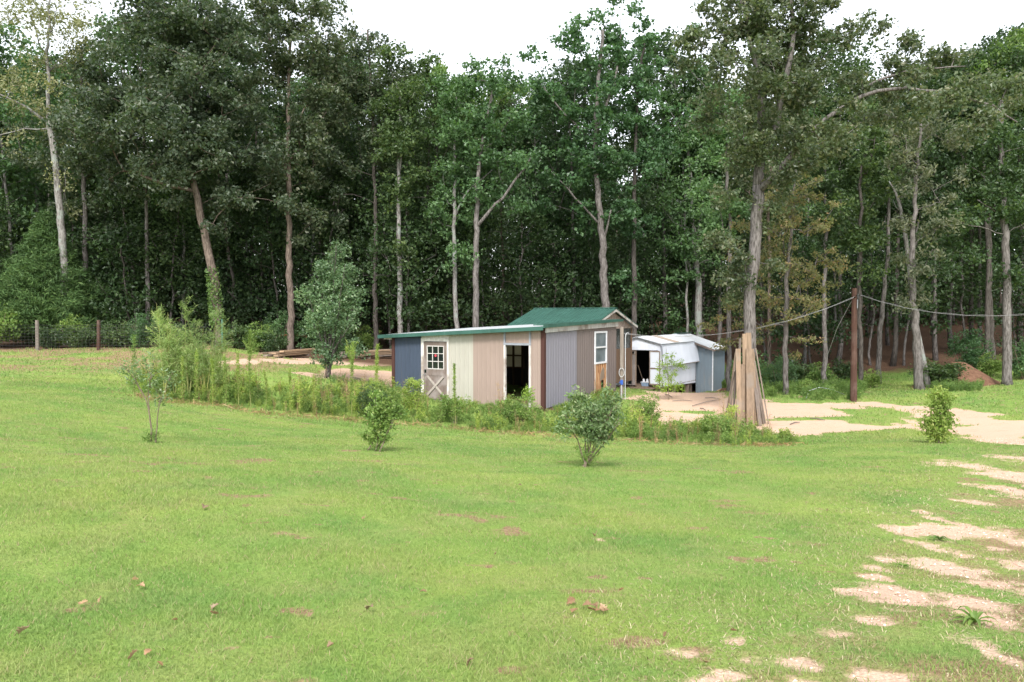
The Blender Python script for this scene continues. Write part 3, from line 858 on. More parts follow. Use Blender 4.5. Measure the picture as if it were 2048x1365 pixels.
# right side
m = MB(); ribbed(m, B(-HW, 0, 0), EV, -EU, 0.02, 5.62, lambda s: ZF - .03 * s, -.70, pitch=.2, rw=.02, rh=.01); m.build('side_wall', M_WHITE, barn)
fl = np.array(B(-HW - .20, 0, -.92) - B(-HW, 0, .19)); fL = np.linalg.norm(fl); fd = fl / fL; fn = np.cross(fd, EV); fn = fn if fn[0] > 0 else -fn
m = MB(); ribbed(m, B(-HW, 0, .19), EV, fn, -.06, 5.70, 0.02, fL, wd=fd, pitch=.18, rw=.03, rh=.015, th=.02); m.build('lower_roof_slope', M_WHITE, barn)
m = MB(); m.bar(B(-HW - .165, -.06, -.9), B(-HW - .165, 5.7, -.93), .06, .05); m.build('eave_board', M_RAWWOOD, barn)
# upper roof
rs = np.array(B(-HW - .07, 0, zr(HW + .07) + .02) - B(0, 0, .54)); RL = np.linalg.norm(rs); rdv = rs / RL; rn = np.cross(rdv, EV); rn = rn if rn[2] > 0 else -rn
m = MB(); ribbed(m, B(0, 0, .54), EV, rn, -.12, 5.30, .0, RL, wd=rdv, pitch=.2, rw=.05, rh=.016, th=.015)
ls = np.array(B(HW + .07, 0, zr(HW + .07) + .02) - B(0, 0, .54)); ldv = ls / RL; ln_ = np.cross(EV, ldv); ln_ = ln_ if ln_[2] > 0 else -ln_
ribbed(m, B(0, 0, .54), EV, ln_, -.12, 8.2, .01, RL, wd=ldv, pitch=.2, rw=.05, rh=.016, th=.015)
m.build('roof', M_ROOFG, barn)
m = MB(); ribbed(m, B(0, 0, .562), EV, rn, 1.9, 2.75, .02, RL - .02, wd=rdv, pitch=.2, rw=.05, rh=.016, th=.004); m.build('rusted_roof_sheet', m_metal_paint('rust_stained_steel', (.33, .27, .22), dirt=(.25, .13, .07), dirt_amt=.7), barn)
es = np.array(B(-2.42, 0, -.24) - B(0, 0, .57)); EL = np.linalg.norm(es); ed = es / EL; en = np.cross(ed, EV); en = en if en[2] > 0 else -en
m = MB(); ribbed(m, B(0, 0, .57), EV, en, 5.31, 8.2, .0, EL, wd=ed, pitch=.2, rw=.05, rh=.016, th=.015); m.build('roof', M_ROOFG, barn)
m = MB(); m.bar(B(0, 5.9, .60), B(0, 8.22, .60), .32, .03); m.build('ridge_cap', M_GREEN, barn)
m = MB(); m.bar(B(-1.26, 5.36, .09), B(-2.4, 5.36, -.30), .05, .12); m.bar(B(-2.36, 5.4, -.28), B(-2.36, 8.15, -.28), .05, .07); m.build('rake_board', M_DOOR, barn)
m = MB(); ribbed(m, B(0, 5.65, 0), EU, -EV, -2.17, -1.25, -2.72, lambda s: .50 + .335 * s, pitch=.2, rw=.03, rh=.012)
leanw = m.build('lean_to_wall', M_LBLUE, barn)
m = MB(); ribbed(m, B(-2.17, 0, 0), EV, -EU, 5.66, 8.1, -2.72, -.26, pitch=.2, rw=.03, rh=.012); m.build('lean_to_wall', M_LBLUE, barn)
m = MB(); B.box(m, -2.23, -2.175, 5.60, 5.655, -2.7, -.27); m.build('corner_trim', M_VINYL, barn)
m = MB(); B.box(m, -1.2, 1.2, 8.02, 8.08, -2.6, .15); m.build('rear_wall', M_WHITE, barn)
for u, v in ((-1.1, .3), (-1.1, 2.3), (-1.1, 4.5), (1., .3), (1., 3), (-.2, .5), (-1.0, 5.3), (1., 6)):
    m = MB(); q = B(u, v, 0); B.box(m, u - .1, u + .1, v - .12, v + .12, g1(q[0], q[1]) - .05, ZF - .065 - (.03 * v if u < -.9 else 0)); m.build('block', M_GREYLUM, barn)
# things in the doorway
tub = thing('plastic_tub', 'pale blue plastic tub standing in the open doorway of the white barn', 'tub', B(-.38, .18, ZF))
m = MB()
for k, (z, r) in enumerate(((0, .14), (.2, .17))): pass
q = [(-.22, .05), (-.56, .05), (-.56, .32), (-.22, .32)]; q2 = [(-.19, .02), (-.59, .02), (-.59, .35), (-.19, .35)]
m.hexa([B(u, v, ZF + .005) for u, v in q] + [B(u, v, ZF + .2) for u, v in q2]); m.build('tub_body', m_plain('pale_blue_plastic', (.22, .30, .42), .5), tub)
m = MB(); B.box(m, -.61, -.17, .0, .37, ZF + .2, ZF + .225); m.build('rim', M_VINYL, tub)
for du in (-.28, -.47):
    j = thing('jug', 'small white jug with a dark cap, ' + ('left' if du > -.3 else 'right') + ' of the two on the blue tub', 'jug', B(du, .18, ZF + .226), 'jugs on the blue tub')
    MB().tube([B(du, .18, ZF + .227), B(du, .18, ZF + .33), B(du, .18, ZF + .37), B(du, .18, ZF + .38)], [.055, .055, .03, .02], 10).build('jug_body', M_VINYL, j)
    MB().tube([B(du, .18, ZF + .381), B(du, .18, ZF + .41)], [.022, .022], 8).build('cap', M_STUD, j)
br = MB().tube([B(-.02, .3, ZF + .02), B(.02 - .12, .75, ZF + .02 + .0), ][:1] + [B(-.02 + .1, .10, ZF + 1.0)], .014, 6)
br = MB().tube([B(-.22, .45, ZF + .02), B(.01, .12, ZF + 1.05)], .014, 6).build('broom_handle', M_RAWWOOD, loc=B(-.22, .45, ZF))
props(br, 'pale wooden handle leaning inside the open barn doorway', 'handle')

# ------------------------------------------------------------------ service post by the shed
pb_ = P(1243, 806, 32.2); pg = g1(pb_[0], pb_[1]); X0, Y0 = pb_[0], pb_[1]
post = thing('service_post', 'grey wooden post with a white conduit and water tap beside the brown wall', 'post', (X0, Y0, pg))
pt = P(1243, 654.5, 32.2)[2]
MB().bar((X0, Y0, pg - .2), (X0, Y0, pt), .13, .13, up=(0, 1, 0)).build('post_body', M_POST, post)
z = lambda py: P(1243, py, 32.2)[2]
m = MB(); m.tube([(X0 + .13, Y0 - .08, pg), (X0 + .13, Y0 - .08, z(676)), (X0 + .15, Y0 - .08, z(669)), (X0 + .2, Y0 - .07, z(666)), (X0 + .27, Y0 - .05, z(667))], .016, 8); m.build('conduit', M_PIPE, post)
m = MB(); m.tube([(X0 - .02, Y0 - .11, pg), (X0 - .02, Y0 - .11, z(770))], .016, 8); m.build('water_pipe', M_PIPE, post)
aa = np.linspace(0, 2 * PI * 1.6, 40)
MB().tube(np.stack([X0 - .02 + .1 * np.cos(aa), Y0 - .12 - .004 * aa, z(745) + .17 * np.sin(aa)], 1), .012, 6).build('hose_loop', M_PIPE, post)
m = MB(); m.box((X0 - .06, Y0 - .15, z(769)), (X0 + .04, Y0 - .07, z(760))); m.box((X0 - .10, Y0 - .13, z(766)), (X0 - .06, Y0 - .09, z(763.5))); m.build('valve', M_BLUEV, post)

# ------------------------------------------------------------------ utility pole and cables
pp = G(1707, 803); YP = pp[1]
pole = thing('utility_pole', 'short red-brown wooden utility pole at the edge of the sand', 'pole', pp)
ptop = P(1709, 577, YP)
m = MB(); m.tube([pp - (0, 0, .3), pp * .5 + ptop * .5, ptop], [.135, .12, .105], 12); m.build('pole_shaft', M_POLE, pole)
at_ = P(1710, 592, YP)
m = MB(); m.tube([at_ + (.05, -.16, .08), at_ + (.05, -.16, -.12)], .03, 8); m.tube([at_ + (0, -.1, 0), at_ + (.16, -.14, .02)], .018, 6); m.tube([at_ + (0, -.1, -.06), at_ + (-.1, -.14, -.07)], .015, 6); m.build('insulator', M_DGLASS, pole)
m = MB(); m.tube([at_ + (.05, -.13, -.15), at_ + (.05, -.13, -.5)], .02, 6); m.build('conduit', M_STEEL, pole)


def cable(name, label, a, b, sag, r=.014, twist=False, n=40):
    a = np.array(a); b = np.array(b); s = np.linspace(0, 1, n)[:, None]
    p = a + (b - a) * s; p[:, 2] -= sag * 4 * (s * (1 - s))[:, 0]
    m = MB()
    m.tube(p, r, 5)
    if twist:
        s2 = np.linspace(0, 1, n * 3)[:, None]; p2 = a + (b - a) * s2; p2[:, 2] -= sag * 4 * (s2 * (1 - s2))[:, 0] - .02
        p2[:, 2] += .012 * np.sin(s2[:, 0] * 40); p2[:, 1] += .012 * np.cos(s2[:, 0] * 40)
        m.tube(p2, r * .8, 4)
    return props(m.build(name, M_WIRE, loc=a), label, 'cable')


e1 = at_ + (.16, -.14, .02); e2 = P(2130, 622, 24)
cable('overhead_cable', 'pale twisted overhead cable running right from the utility pole out of frame', e1, e2, .42, .0055, True)
cable('overhead_cable', 'pale overhead cable sagging from the utility pole to the post beside the shed', at_ + (-.1, -.14, -.07), (X0 + .08, Y0 - .07, z(668)), .62, .0055, True)
gb_ = G(1640, 765)
gpts = np.array([at_ + (-.08, -.12, -.02), P(1675, 655, YP + 1), P(1655, 710, YP + 2), P(1644, 745, gb_[1]), gb_])
props(MB().tube(gpts, .009, 5).build('drop_cable', M_WIRE, loc=gb_), 'loose pale cable hanging down from the utility pole to the weeds', 'cable')
h0 = G(1612, 798); h1 = G(1690, 790)
props(MB().tube([h0, P(1618, 782, h0[1]), P(1640, 775, h0[1]), P(1665, 780, h0[1]), h1], .012, 5).build('wire_hoop', M_STEEL, loc=h0), 'thin bent wire hoop lying in the grass by the utility pole', 'wire')

# ------------------------------------------------------------------ boards leaning round the oak
OAK = P(1498, 845, 28.1); OAK[2] = g1(OAK[0], OAK[1])
# bottom px,py  top px,py  width px  mat  (front ones are nearer)
BR = [(1501, 848, 1501, 698, 18, 0, 'wide pale board standing upright at the front of the lumber leaned on the oak'),
      (1479, 838, 1473, 698, 11, 0, 'long orange board left of centre in the lumber leaned on the oak'),
      (1485, 842, 1485, 729, 9, 0, 'short pale board with its top low beside the widest upright board'),
      (1489, 836, 1488, 668, 9, 0, 'tall tan board rising above the rest, left of the two tallest'),
      (1503, 838, 1497, 666, 13, 0, 'tall brown board rising above the rest, right of the two tallest'),
      (1473, 832, 1478, 677, 5, 1, 'narrow dark board with its tip showing behind the long orange board'),
      (1520, 851, 1510, 741, 9, 1, 'pale grey short board at the right front of the leaning lumber'),
      (1537, 846, 1515, 697, 5, 1, 'long narrow board, rightmost and most slanted of the leaning lumber'),
      (1531, 848, 1512, 722, 5, 1, None), (1526, 846, 1512, 760, 4, 1, None), (1528, 840, 1513, 735, 5, 1, None), (1513, 842, 1509, 705, 6, 0, None),
      (1460, 826, 1468, 700, 6, 1, None), (1456, 822, 1466, 732, 5, 1, None), (1450, 820, 1464, 742, 5, 1, None), (1466, 830, 1470, 712, 5, 1, None),
      (1453, 815, 1467, 705, 4, 0, None)]
for k, (bx, by, tx, ty, wd, mt, lab) in enumerate(BR):
    off_ = (bx - 1498) / 42.0
    wd *= .88; yb = 27.25 + .75 * off_ * off_ + (.25 if lab is None else 0) + .035 * (k % 5)
    if 'rising' in (lab or ''): yb += .30
    if 'tip' in (lab or ''): yb += .35
    b0 = P(bx, by, yb); b0[2] = g1(b0[0], b0[1]) - .01
    t0 = P(tx + (1493 - tx) * .16, ty, 27.78 + .012 * (k % 7) + (.06 if 'rising' in (lab or '') else 0))
    out = np.array((b0[0] - OAK[0], b0[1] - OAK[1], 0)); out /= np.linalg.norm(out)
    if abs(off_) < .55: out = np.array((off_ * .4, -1, 0)); out /= np.linalg.norm(out)
    m = MB().bar(b0, t0, wd / ppm(27.4), .04, up=out)
    o = m.build('leaning_board', M_RAWWOOD if mt == 0 else M_GREYLUM, loc=b0)
    props(o, lab or 'narrow weathered board slanting among the lumber leaned around the oak trunk', 'board', 'boards leaned around the oak')

# ------------------------------------------------------------------ lumber piles, rusty frame, fence
def lumber(px0, px1, py, n, lab, grp, seed, Yo=0., wide=.22, layers=3):
    r = np.random.default_rng(seed); a = G(px0, py); b = G(px1, py); L = np.linalg.norm(b - a); d = (b - a) / L
    nb = np.array((-d[1], d[0], 0)); base = (a + b) / 2
    zb = max(g1(*(base + d * s * L / 2)[:2]) for s in (-.8, 0, .8)) + .02
    for s in (-.32, .34):
        c = base + d * L * s
        props(MB().bar(c - nb * .1 + EZ * (zb - c[2]), c + nb * .8 + EZ * (zb - c[2]), .12, .1).build('bearer', M_GREYLUM, loc=c), 'short bearer under ' + grp, 'timber', 'bearers under ' + grp)
    per = n // layers + 1; k = 0
    for l in range(layers):
        for q in range(per):
            if k >= n: break
            k += 1
            ln = L * r.uniform(.6, 1.0); c = base + d * r.uniform(-.18, .18) * L + nb * (q * (wide + .03) + r.uniform(-.02, .02)); zc = zb + .08 + l * .085
            sl_ = r.uniform(-.03, .03)
            p0 = c - d * ln / 2 + nb * sl_; p1 = c + d * ln / 2 - nb * sl_; p0[2] = p1[2] = zc
            props(MB().bar(p0, p1, wide, .07).build('lumber_board', M_LUMBER if r.random() < .75 else M_GREYLUM, loc=c * (1, 1, 0) + EZ * zc), lab, 'board', grp)


lumber(550, 625, 716, 9, 'rough sawn board in the low flat stack beside the rusty frame', 'the low lumber stack beside the rusty frame', 4)
lumber(722, 800, 719, 14, 'rough sawn board in the higher stack beside the blue end of the patchwork shed', 'the lumber stack by the blue end of the shed', 8, layers=4)
r = np.random.default_rng(5)
for k in range(9):
    c = G(676 + 5.2 * (k % 5) + 2 * (k // 5), 717); c[2] += .09 + .15 * (k // 5)
    props(MB().tube([c, c + (.05, .7, 0)], .075 + r.uniform(-.015, .015), 8).build('cut_log', M_GREYLUM, loc=c), 'short cut log, end on, in the small heap between the two lumber stacks', 'log', 'small heap of logs')
fa = G(553, 702); fb = G(640, 702)
fr = thing('rusty_frame', 'rusty red steel frame with one long top rail behind the lumber', 'frame', fa)
top = fa[2] + 31 / ppm(fa[1])
MB().bar((fa[0], fa[1], top), (fb[0], fa[1], top), .05, .09).build('rail', M_RUST, fr)
for q in (fa, fb): MB().bar((q[0], fa[1], q[2] - .05), (q[0], fa[1], top - .046), .06, .06, up=(0, 1, 0)).build('leg', M_RUST, fr)
wp = G(602, 703)
props(MB().tube([wp - (0, 0, .1), wp + (0, 0, .28), wp + (0, 0, .30)], [.035, .035, .01], 10).build('white_stub_pipe', M_PIPE, loc=wp), 'short white pipe standing beside the low lumber stack', 'pipe')

f0 = G(75, 701); f1 = G(197, 701)
fence = thing('wire_fence', 'wire mesh fence on weathered wooden posts along the edge of the woods', 'fence', f0)
dirf = (f1 - f0) / np.linalg.norm(f1 - f0); sp_ = np.linalg.norm(f1 - f0)
fp = []
for k in range(-3, 4):
    q = f0 + dirf * sp_ * k; q[2] = g1(q[0], q[1]); fp.append(q)
    hgt = 1.36 if k != 2 else 1.5
    if k >= 2:
        m = MB().bar(q - EZ * .2, q + EZ * 1.35, .05, .05, up=(0, 1, 0)); o = m.build('post', m_plain('green_steel_post', (.05, .14, .11), .6), fence); o['label'] = 'thin green steel fence post'
    else:
        lean_ = .03 * math.sin(k * 2.1)
        MB().tube([q - EZ * .2, q + EZ * .6 + (lean_ * .5, 0, 0), q + EZ * hgt + (lean_, 0, 0)], [.085, .08, .075], 8).build('post', M_POST if k != 1 else M_POLE, fence)
m = MB()
for z_ in np.linspace(.08, 1.15, 9):
    pl = []
    for a, b in zip(fp[:-1], fp[1:]):
        for s in np.linspace(0, 1, 6)[:-1]: q = a + (b - a) * s; pl.append(q + EZ * (z_ - .03 * math.sin(PI * s)) - np.array((0, .08, 0)))
    m.tube(pl, .0032, 4, cap=False)
for a, b in zip(fp[:-1], fp[1:]):
    n_ = int(np.linalg.norm(b - a) / .17)
    for s in range(n_): q = a + (b - a) * (s / n_) - np.array((0, .08, 0)); m.tube([q + EZ * .05, q + EZ * 1.13], .002, 3, cap=False)
m.build('wire_mesh', m_plain('old_fence_wire', (.06, .06, .06), .7), fence)

# dirt mound at the right edge of the yard
mc = G(1935, 776); mc = np.array((mc[0], 39.2, 0)); mc[2] = g1(mc[0], mc[1])
na, nr = 40, 12
V = [mc + EZ * 1.15]; f3 = []; f4 = []
for k in range(1, nr + 1):
    for a in range(na):
        th_ = 2 * PI * a / na; rr = k / nr
        x = 2.5 * rr * math.cos(th_) + .3; y = 1.6 * rr * math.sin(th_)
        hh = 1.15 * (math.cos(PI * rr) * .5 + .5) + (fbm([x * 1.5 + 9], [y * 1.5], 91)[0] - .5) * .45 * (1 - rr)
        X, Y = mc[0] + x, mc[1] + y
        V.append((X, Y, g1(X, Y) + hh - .06))
for a in range(na):
    f3.append((0, 1 + a, 1 + (a + 1) % na))
    for k in range(nr - 1): b = 1 + k * na; f4.append((b + a, b + na + a, b + na + (a + 1) % na, b + (a + 1) % na))
props(MB().add(V, f3, f4).build('dirt_mound', M_DIRT, smooth=True, loc=mc), 'mound of bare reddish dirt half covered by green weeds at the wood edge', 'dirt mound')

# ------------------------------------------------------------------ leaves, sticks on the ground
M_DLEAF = m_leaf('dead_leaf', (.22, .14, .09), (.33, .23, .15), (.46, .36, .26), trans=.2)
M_DLEAF2 = m_leaf('red_dead_leaf', (.18, .11, .065), (.28, .175, .11), trans=.2)
r = np.random.default_rng(12)


def unit3(v): return v / np.linalg.norm(v)


def dead_leaf(px, py, L, lab, grp='dead leaves scattered on the lawn', mat=None):
    L = L * .6
    c = G(px, py); a = r.uniform(0, 2 * PI); d = np.array((math.cos(a), math.sin(a), 0)); s = np.array((-d[1], d[0], 0))
    c = c + EZ * .028
    n = 13; V = []; cu = r.uniform(.1, .5); rol = r.normal() * .5; ph = r.uniform(0, 6); up_ = unit3(EZ + .55 * np.array((r.normal(), r.normal(), 0))); d = unit3(d - up_ * (d @ up_)); s = np.cross(up_, d)
    for k in range(n):
        tt = k / (n - 1); wv = .33 * L * math.sin(PI * (.05 + .93 * tt)) * (1 + .42 * math.sin(k * 2.1 + ph)); cc = up_ * cu * L * (math.sin(tt * 4 + ph) * .4)
        p = c + d * L * (tt - .5) + cc; fo = .35 + .5 * tt
        V += [p - s * wv + up_ * wv * fo, p, p + s * wv * .9 + up_ * wv * (fo * .8 + rol)]
    f = []
    for k in range(n - 1):
        b = k * 3; f += [(b, b + 1, b + 4, b + 3), (b + 1, b + 2, b + 5, b + 4)]
    o = MB().add(V, f).build('dead_leaf', mat or M_DLEAF, loc=c); sm = o.modifiers.new('thick', 'SOLIDIFY'); sm.thickness = .002
    props(o, lab, 'leaf', grp)


one = 'curled tan dead leaf lying on the mown lawn'
for px, py in [(727, 1043), (991, 1114), (270, 1168), (283, 1181), (200, 1210), (166, 1215), (880, 1030), (1040, 975), (1190, 1078), (430, 1225), (620, 1240), (1652, 1218), (1655, 1025)]:
    dead_leaf(px, py, r.uniform(.06, .10), one)
dead_leaf(48, 1272, .13, 'large pale tan dead leaf near the bottom left of the lawn')
dead_leaf(740, 1226, .11, 'tan dead leaf lying alone in the middle of the near lawn')
dead_leaf(408, 1020, .15, 'large pale folded dead leaf by the brown bare patch of lawn')
for px, py in [(265, 1322), (295, 1315), (661, 1303), (940, 1338), (350, 1250), (428, 1236), (1243, 1188), (1411, 1335), (1467, 1272), (1330, 1280), (846, 1193), (320, 1340)]:
    dead_leaf(px, py, r.uniform(.05, .09), 'small reddish-brown dead leaf lying in the near grass', 'red-brown leaves in the near grass', M_DLEAF2)
for k in range(10):
    dead_leaf(1176 + r.uniform(-38, 38), 1222 + r.uniform(-14, 14), r.uniform(.06, .12), 'dry curled leaf in the small cluster on the near lawn', 'cluster of dry leaves on the near lawn', M_DLEAF if r.random() < .7 else M_DLEAF2)
for k, (a, b) in enumerate([((1345, 803), (1385, 803)), ((1410, 797), (1440, 799)), ((1330, 790), (1345, 796)), ((1400, 818), (1412, 822)), ((1620, 838), (1650, 842)), ((1385, 813), (1440, 800)), ((700, 757), (730, 761)), ((1580, 850), (1600, 846))]):
    a = G(*a); b = G(*b); c = (a + b) / 2
    props(MB().tube([a + EZ * .02, c + EZ * .05, b + EZ * .02], [.018, .022, .01], 5).build('stick', M_GREYLUM, loc=c), 'thin bare stick lying on the sand', 'stick', 'sticks lying on the sand')
# ------------------------------------------------------------------ foliage machinery
def unit(v): return v / (np.linalg.norm(v, axis=-1, keepdims=True) + 1e-9)


def leaves(C, L, Wd, rng, up=.7, droop=.25, fold=.2, var=.5, axis=None, ax_j=.5):
    """rhombic leaves at C"""
    n = len(C)
    nr = unit(rng.normal(size=(n, 3)) * 1.0 + np.array((0, 0, up)))
    a = rng.normal(size=(n, 3)) if axis is None else axis + rng.normal(size=(n, 3)) * ax_j
    a = a - np.array((0, 0, droop))
    a = unit(a - nr * (a * nr).sum(1, keepdims=True)); b = np.cross(nr, a)
    s = (1 + rng.uniform(-var, var, n))[:, None]
    l = a * L * s * .5; w = b * Wd * s * .5; f = nr * Wd * s * fold
    V = np.stack([C - l, C + w + f - l * .15, C + l, C - w + f - l * .15], 1).reshape(-1, 3)
    return V, np.arange(n)[:, None] * 4 + np.array([[0, 1, 2, 3]])


def clump_leaves(cent, rad, per, rng, sub=8, flat=.65, tight=.3):
    """leaf positions for clumps: twig tufts inside each clump"""
    cent = np.asarray(cent); rad = np.broadcast_to(rad, (len(cent),)); out = []
    for c, r in zip(cent, rad):
        k = max(3, int(sub * rng.uniform(.7, 1.3)))
        sc = c + unit(rng.normal(size=(k, 3))) * (rng.random((k, 1)) ** .45) * r * np.array((1, 1, flat))
        m = max(2, int(per / k))
        out.append((sc[:, None] + rng.normal(size=(k, m, 3)) * r * tight * np.array((1, 1, .75))).reshape(-1, 3))
    return np.concatenate(out)


def ell_points(n, c, rad, rng, shell=.42):
    d = unit(rng.normal(size=(n, 3))) * (rng.random((n, 1)) ** shell)
    return np.asarray(c) + d * np.asarray(rad)


def resample(pts, rr, step):
    pts = np.asarray(pts, float); seg = np.linalg.norm(np.diff(pts, axis=0), axis=1); cum = np.concatenate([[0], np.cumsum(seg)])
    n = max(3, int(cum[-1] / step) + 1); s = np.linspace(0, cum[-1], n)
    p = np.stack([np.interp(s, cum, pts[:, k]) for k in range(3)], 1)
    for _ in range(2): p[1:-1] = p[1:-1] * .5 + (p[:-2] + p[2:]) * .25
    return p, np.interp(s, cum, rr)


def skeleton(main, cent, rng, zmin, r_leaf=.010, wood=None, k=4, rise=.45):
    """main: list of (points, radii). Connects each clump centre to the nearest suitable wood."""
    m = wood or MB(); pos = []; base = []
    for pts, rad in main:
        m.tube(pts, rad, 9 if max(rad) > .1 else 6)
        for p, q in zip(pts, rad):
            if p[2] > zmin: pos.append(p); base.append(q)
    nm = len(pos); par = [-1] * nm; pos = list(pos); links = []
    A_ = np.array(pos); d = np.linalg.norm(np.asarray(cent)[:, None] - A_[None], axis=2).min(1)
    allp = np.zeros((nm + len(cent) * 4, 3)); allp[:nm] = A_; n = nm
    for i in np.argsort(d):
        c = cent[i]; dv = c - allp[:n]; h = np.hypot(dv[:, 0], dv[:, 1])
        cost = np.linalg.norm(dv, axis=1) + .8 * np.maximum(0, h * rise - dv[:, 2]) + (np.arange(n) < nm) * .15
        j = int(np.argmin(cost)); a = allp[j]; L = np.linalg.norm(c - a)
        mid = a * .5 + c * .5 + np.array((0, 0, .10 * L)) + rng.normal(size=3) * .06 * L
        pp = [a]
        for s in (.33, .66, 1.0): pp.append(a * (1 - s) ** 2 + mid * 2 * s * (1 - s) + c * s * s + rng.normal(size=3) * .03 * L)
        prev = j; ids = [j]
        for q in pp[1:]: allp[n] = q; par.append(prev); prev = n; ids.append(n); n += 1
        links.append(ids)
    w_ = np.zeros(n); w_[nm:] = 0
    for ids in links: w_[ids[-1]] += 1
    for q in range(n - 1, nm - 1, -1):
        if par[q] >= 0: w_[par[q]] += w_[q]
    rad = r_leaf * np.maximum(1, w_) ** .46
    for ids in links:
        rr = [rad[q] for q in ids]
        if ids[0] < nm: rr[0] = min(base[ids[0]] * .7, rr[1] * 1.25)
        m.tube(allp[ids], rr, k, cap=False)
    return m


LM = {
    'oak': m_leaf('oak_leaf', (.045, .076, .040), (.076, .109, .06), (.13, .147, .10), rough=.42, spec=.5, trans=.45, gain=(1.5, 1.36, 1.5)),
    'dark': m_leaf('dark_green_leaf', (.032, .066, .026), (.055, .10, .038), (.085, .13, .05), rough=.42, spec=.45, trans=.45, gain=(1.5, 1.36, 1.5)),
    'tulip': m_leaf('broad_green_leaf', (.048, .105, .045), (.07, .145, .06), (.10, .18, .08), rough=.42, spec=.45, trans=.45, gain=(1.5, 1.36, 1.5)),
    'bright': m_leaf('bright_green_leaf', (.075, .145, .045), (.11, .19, .06), (.16, .23, .08), rough=.5, trans=.45, gain=(1.5, 1.36, 1.5)),
    'pale': m_leaf('pale_thin_leaf', (.17, .19, .10), (.25, .26, .15), (.30, .29, .19), rough=.6),
    'grey': m_leaf('grey_green_leaf', (.07, .095, .06), (.11, .135, .09), (.17, .18, .13), rough=.5, trans=.45, gain=(1.5, 1.36, 1.5)),
    'brown': m_leaf('browning_oak_leaf', (.072, .095, .045), (.105, .12, .062), (.155, .12, .075), rough=.5, trans=.45, gain=(1.95, 1.75, 1.95)),
    'cedar': m_leaf('cedar_spray', (.036, .082, .026), (.06, .118, .038), (.10, .165, .055), rough=.6, trans=.2),
    'under': m_leaf('shade_tinted_leaf', (.026, .055, .024), (.045, .085, .034), (.07, .12, .045), rough=.45, spec=.4),  # understory leaf, colour darkened to paint in the shade of the deep woods
    'back': m_leaf('shade_tinted_woodland_leaf', (.036, .070, .030), (.06, .105, .044), (.09, .14, .06), rough=.45, spec=.4, trans=.4),  # dimmer copy of the dark leaf, shaded depth put into its colour
    'pear': m_leaf('pear_leaf', (.10, .18, .09), (.155, .24, .125), (.25, .32, .19), rough=.38, spec=.5),
    'weed': m_leaf('weed_leaf', (.20, .30, .06), (.28, .38, .09), (.40, .40, .15), rough=.6, nscale=.9, patch=(.25, .29, .08)),
    'weeddk': m_leaf('bush_leaf', (.12, .21, .055), (.18, .28, .075), (.28, .33, .12), rough=.5, nscale=1.4, patch=(.17, .25, .055)),
    'fennel': m_leaf('feathery_leaf', (.21, .31, .10), (.30, .40, .15), (.42, .44, .25), rough=.6),
    'myrtle': m_leaf('small_bush_leaf', (.125, .20, .085), (.19, .265, .115), (.31, .35, .20), rough=.4, spec=.45),
    'locust': m_leaf('light_feathery_leaf', (.17, .30, .04), (.25, .38, .07), (.32, .42, .12), rough=.6),
    'straw': m_leaf('dry_straw', (.22, .13, .07), (.34, .22, .12), (.42, .32, .2), rough=.8, trans=.15),
}
BK = {
    'grey': m_bark('grey_bark', (.055, .047, .042), (.215, .195, .185)),
    'pale': m_bark('pale_bark', (.085, .075, .068), (.29, .275, .26), lichen=(.24, .265, .24)),
    'brown': m_bark('brown_bark', (.06, .045, .037), (.215, .17, .14)),
    'dark': m_bark('dark_bark', (.035, .03, .026), (.12, .105, .095)),
    'twig': m_bark('twig_bark', (.12, .09, .06), (.26, .21, .16), scale=3),
    'stem': m_leaf('green_stem', (.17, .20, .06), (.25, .25, .09), trans=0.0, rough=.6),
}


EXTRA = {15: [(560, 320, 60, 60, .8), (620, 330, 60, 70, .8), (590, 440, 40, 40, .4)], 16: [(700, 330, 70, 70, .8), (770, 300, 60, 60, .8), (680, 420, 50, 50, .6)],
         17: [(830, 330, 50, 50, .8), (770, 260, 45, 60, .8), (800, 110, 40, 40, .7)], 18: [(880, 330, 60, 50, .8), (950, 290, 50, 50, .8), (890, 430, 40, 35, .5)],
         19: [(1000, 330, 55, 50, .8), (940, 240, 50, 50, .8), (1040, 400, 50, 40, .5)], 20: [(1120, 400, 60, 45, .6), (1160, 450, 50, 40, .5), (1240, 360, 50, 50, .8)],
         21: [(1320, 240, 60, 70, .8), (1250, 400, 50, 60, .8), (1290, 440, 45, 50, .7)], 22: [(1340, 400, 50, 50, .8), (1420, 310, 50, 60, .8), (1420, 450, 40, 50, .7), (1350, 500, 40, 40, .5)],
         23: [(1440, 350, 50, 60, .8), (1430, 470, 35, 50, .6), (1480, 330, 40, 60, .8)], 11: [(1530, 200, 75, 70, .9, -1.6), (1480, 300, 70, 60, .9, -1.2), (1600, 220, 70, 60, .9, -1.4), (1660, 300, 60, 50, .8), (1500, 130, 80, 70, .9, -1.5), (1800, 230, 60, 25, .7), (1650, 235, 60, 40, 1, -1.6), (1600, 300, 50, 40, .9, -1.5), (1900, 185, 60, 25, .9, -2.2), (1980, 235, 50, 35, 1, -2.2)],
         12: [(370, 240, 110, 90, .9, -1.6), (330, 350, 70, 40, .6, -1), (440, 420, 70, 50, .6), (150, 330, 70, 60, .6)], 13: [(100, 160, 90, 90, .7)],
         25: [(1620, 340, 60, 60, .8), (1670, 470, 50, 60, .6)], 26: [(1690, 420, 55, 60, .7), (1730, 500, 50, 50, .5)], 27: [(1770, 400, 50, 60, .7), (1740, 330, 60, 60, .8)],
         28: [(1800, 250, 60, 50, .9), (1900, 300, 50, 60, .8)], 29: [(1930, 400, 60, 70, .8), (2040, 380, 60, 70, .8), (1900, 500, 50, 60, .6)], 14: [(230, 470, 60, 60, .6)]}


